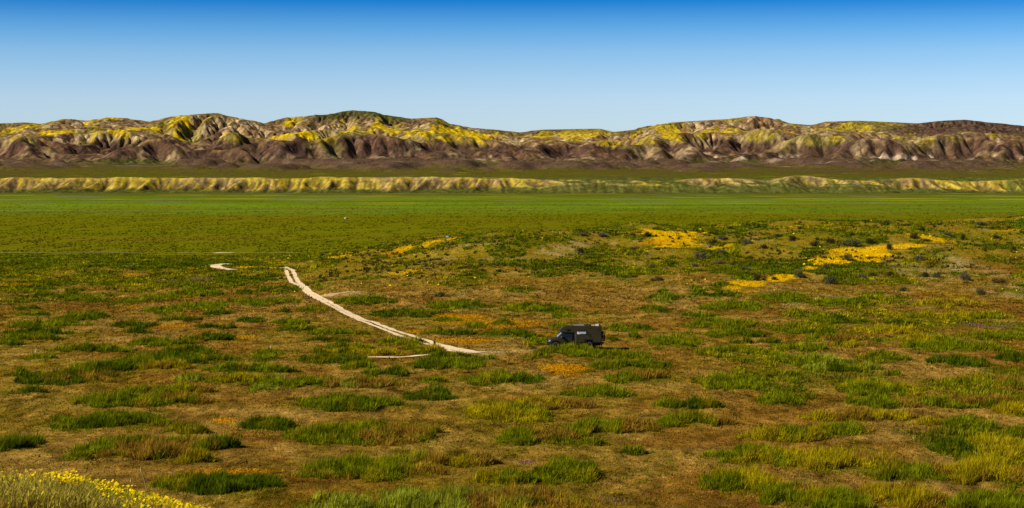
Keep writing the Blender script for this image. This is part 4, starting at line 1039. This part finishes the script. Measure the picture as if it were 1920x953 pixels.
mk('cab_gap', lambda bm: box(bm, 3.18, 3.34, -.94, .94, .75, 2.02), M_blk, camper)
mk('solar_panel', lambda bm: box(bm, 3.20, 4.46, -.80, .80, 2.83, 2.88, .006), M_sol, camper)
mk('roof_rail', lambda bm: (box(bm, 4.5, 5.3, -.95, -.90, 2.81, 2.86), box(bm, 4.5, 5.3, .90, .95, 2.81, 2.86), box(bm, 5.05, 5.22, -.6, .6, 2.81, 2.92)), M_blk, camper)
mk('roof_vent', lambda bm: (box(bm, 5.28, 5.38, -.60, -.2, 2.80, 2.90, .01), box(bm, 5.46, 5.70, -.60, .1, 2.80, 2.90, .01)), mat_plain('worn_vent_plastic', (.5, .45, .36), rough=.6), camper)
mk('roof_hatch', lambda bm: box(bm, 5.82, 6.20, -.75, .1, 2.80, 2.93, .02), M_white, camper)
mk('roof_antenna', lambda bm: (cyl(bm, (6.30, -.5, 2.93), .13, .20, 'Z', 20, .10), cyl(bm, (6.30, -.5, 3.04), .10, .04, 'Z', 20, .05)), M_blk, camper)
def ladder(bm):
    for yy in (.35, .75): rod(bm, (6.58, yy, 1.0), (6.58, yy, 2.75), .02)
    for k in range(6): rod(bm, (6.58, .35, 1.15 + k * .28), (6.58, .75, 1.15 + k * .28), .016)
mk('ladder', ladder, M_blk, camper)
mk('rear_bumper', lambda bm: (box(bm, 6.45, 6.78, -.98, .98, .60, .78, .02), box(bm, 6.5, 6.62, -.9, .9, .40, .62)), M_blk, camper)
mk('bicycle_rack', lambda bm: (box(bm, 6.50, 7.0, -.12, -.06, .96, 1.02), box(bm, 6.50, 7.0, .3, .36, .96, 1.02), rod(bm, (6.62, -.1, 1.0), (6.62, -.1, 2.3), .025), rod(bm, (6.6, -.1, 1.9), (7.0, -.1, 1.9), .02)), M_blk, camper)
def bicycle(x, rz, z, lab):
    b = empty('bicycle', (0, 0, 0)); 
    wx = math.cos(rz); 
    def W2(t, h): return (x, t, h)
    for t in (-.52, .52):
        def wh(bm, t=t):
            n = 22; R = .33
            for k in range(n):
                a0, a1 = 2 * math.pi * k / n, 2 * math.pi * (k + 1) / n
                rod(bm, (x, t + R * math.cos(a0), z + R * math.sin(a0)), (x, t + R * math.cos(a1), z + R * math.sin(a1)), .028)
            for k in range(6): rod(bm, (x, t, z), (x, t + R * math.cos(k * 1.047), z + R * math.sin(k * 1.047)), .004)
        mk('wheel', wh, M_rub, b)
    mk('frame', lambda bm: (rod(bm, (x, -.52, z), (x, -.08, z - .02), .014), rod(bm, (x, -.08, z - .02), (x, -.2, z + .5), .016), rod(bm, (x, -.52, z), (x, -.17, z + .42), .012),
                            rod(bm, (x, -.18, z + .44), (x, .36, z + .48), .018), rod(bm, (x, -.08, z - .02), (x, .38, z + .42), .02), rod(bm, (x, .34, z + .58), (x, .52, z), .018)), M_blk, b)
    mk('saddle', lambda bm: box(bm, x - .07, x + .07, -.34, -.10, z + .50, z + .56, .02), M_blk, b)
    mk('handlebar', lambda bm: (rod(bm, (x - .24, .34, z + .62), (x + .24, .34, z + .62), .014)), M_blk, b)
    b.matrix_world = camper.matrix_basis.copy()
    b.location = camper.location; b.rotation_euler = camper.rotation_euler
    tag(b, lab, 'bicycle', 'bicycles on the back of the camper')
bicycle(6.74, 0, 1.42, 'dark bicycle hung closest against the rear of the camper')
bicycle(6.94, 0, 1.34, 'dark bicycle on the outer side of the rear rack')
sw = empty('spare_wheel', camper.location, camper.rotation_euler[2]); tag(sw, 'dark spare wheel mounted high on the rear wall of the camper', 'spare wheel')
mk('tyre', lambda bm: cyl(bm, (6.64, -.55, 1.75), .42, .24, 'X'), M_rub, sw); mk('rim', lambda bm: cyl(bm, (6.77, -.55, 1.75), .24, .05, 'X'), M_rim, sw)

# ------------------------------------------------------------------ posts, stakes, log, tent, tank
M_wood = mat_plain('weathered_dark_wood', (.035, .022, .022), rough=.9, var=.3, vscale=6)
M_stake = mat_plain('weathered_stake', (.17, .13, .09), rough=.9, var=.25, vscale=6)
M_wpaint = mat_plain('white_stake_paint', (.62, .56, .44), rough=.7)
xb_, Db_ = hit(815.5, 655); zb_ = float(gz(xb_, Db_)); mpp = Db_ / F
br = empty('fence_brace', (xb_, Db_, zb_)); tag(br, 'dark wooden corner brace of two posts beside the track end', 'fence brace')
mk('post', lambda bm: cyl(bm, (0, 0, .38), .085, .90, 'Z', 12, .075), M_wood, br)
mk('post', lambda bm: cyl(bm, (-2.2 * mpp * 1.0, .5, .42), .065, .98, 'Z', 12, .06), M_wood, br)
mk('brace_rail', lambda bm: rod(bm, (0, -.02, .62), (-9 * mpp, -.3, .06), .045), M_wood, br)
STK = [(575, 560, 9, 0, 'thin weathered stake left of the track, the farther of a close pair'), (580, 562, 9, 0, 'thin weathered stake nearest the widest bend of the track'), (622, 594, 8, 0, 'thin weathered stake in grass below the middle of the track'),
       (665, 610, 7, 0, 'thin weathered stake under the lower left rut of the track'), (792, 653, 9, 0, 'thin weathered stake just left of the dark brace'), (507, 656, 5, 1, 'short pale stake on the green clump left of the dirt bar'),
       (67, 664, 6, 1, 'small white stake standing above a low clump at far left'), (207, 658, 4, 1, 'tiny white stake in the long clump near the left edge'), (345, 657, 5, 1, 'tiny white stake in grass midway along the left half')]
for (px_, py_2, hp, wh, lab) in STK:
    x_, D_ = hit(px_, py_2 + (0 if not wh else 1)); hh = hp * D_ / F
    o = mk('stake', lambda bm: (box(bm, -.045, .045, -.03, .03, -.1, hh + .12, .006), box(bm, -.05, .05, -.036, .036, hh + .02, hh + .10, .004)) if not wh else (box(bm, -.09, .09, -.03, .03, -.1, hh * 1.1 + .15, .01), box(bm, -.03, .03, -.045, .045, -.1, hh * 1.1 + .1)), M_wpaint if wh else M_stake)
    o.location = (x_, D_, float(gz(x_, D_))); o.rotation_euler = (0, rng.normal(0, .04), rng.uniform(-.4, .4)); tag(o, lab, 'stake', 'stakes dotted along the track and flat')
x_, D_ = hit(494, 614)
lg = mk('fallen_pole', lambda bm: (rod(bm, (-.95, 0, .05), (.2, .03, .07), .05), rod(bm, (.2, .03, .07), (.95, .0, .05), .038)), M_wood); lg.location = (x_, D_, float(gz(x_, D_)) + .03); tag(lg, 'thin dark fallen pole on brown ground left of the track', 'pole')
# dome tent on the crest
M_tent = mat_plain('pale_blue_nylon', (.16, .34, .52), rough=.6)
x_ = (838 - 960) / F * 512; D_ = 512
tent = empty('dome_tent', (x_, D_, float(gz(x_, D_)) - .35)); tent.scale = (.8, .8, .8); tag(tent, 'small pale blue dome tent peeking over the flowered crest', 'tent')
def dome(bm):
    n, m = 16, 7
    rings = []
    for j in range(m):
        t = j / (m - 1) * math.pi / 2; r = .95 * math.cos(t) ** .8 if j < m - 1 else .02
        rings.append([bm.verts.new((r * math.cos(2 * math.pi * i / n) * (1 - .05 * math.cos(8 * math.pi * i / n)), r * math.sin(2 * math.pi * i / n) * (1 - .05 * math.cos(8 * math.pi * i / n)), 1.15 * math.sin(t))) for i in range(n)])
    for j in range(m - 1):
        for i in range(n): bm.faces.new([rings[j][i], rings[j][(i + 1) % n], rings[j + 1][(i + 1) % n], rings[j + 1][i]])
    bm.faces.new(rings[-1])
mk('canopy', dome, M_tent, tent, smooth=True)
mk('pole_sleeve', lambda bm: [rod(bm, (.97 * math.cos(a) * math.cos(t) ** .8, .97 * math.sin(a) * math.cos(t) ** .8, 1.16 * math.sin(t)), (.97 * math.cos(a) * math.cos(t + .22) ** .8, .97 * math.sin(a) * math.cos(t + .22) ** .8, 1.16 * math.sin(t + .22)), .02)
                              for a in (.785, 2.356, 3.927, 5.498) for t in np.arange(0, 1.32, .22)], M_white, tent)
# far white tank on the plain
D_ = F * 35 / (411 - HY); x_ = (648 - 960) / F * D_
tank = empty('water_tank', (x_, D_, -14)); tag(tank, 'tiny white water tank far out on the green plain', 'water tank')
mk('tank_body', lambda bm: (cyl(bm, (0, 0, .5), .95, 1.0, 'Z', 24), cyl(bm, (0, 0, 1.2), .95, .4, 'Z', 24, .35)), mat_plain('weathered_tank', (.45, .45, .42)), tank, smooth=False)
mk('lid', lambda bm: cyl(bm, (0, 0, 1.45), .25, .12, 'Z', 16), M_white, tank)
print('done', time.time() - T0)
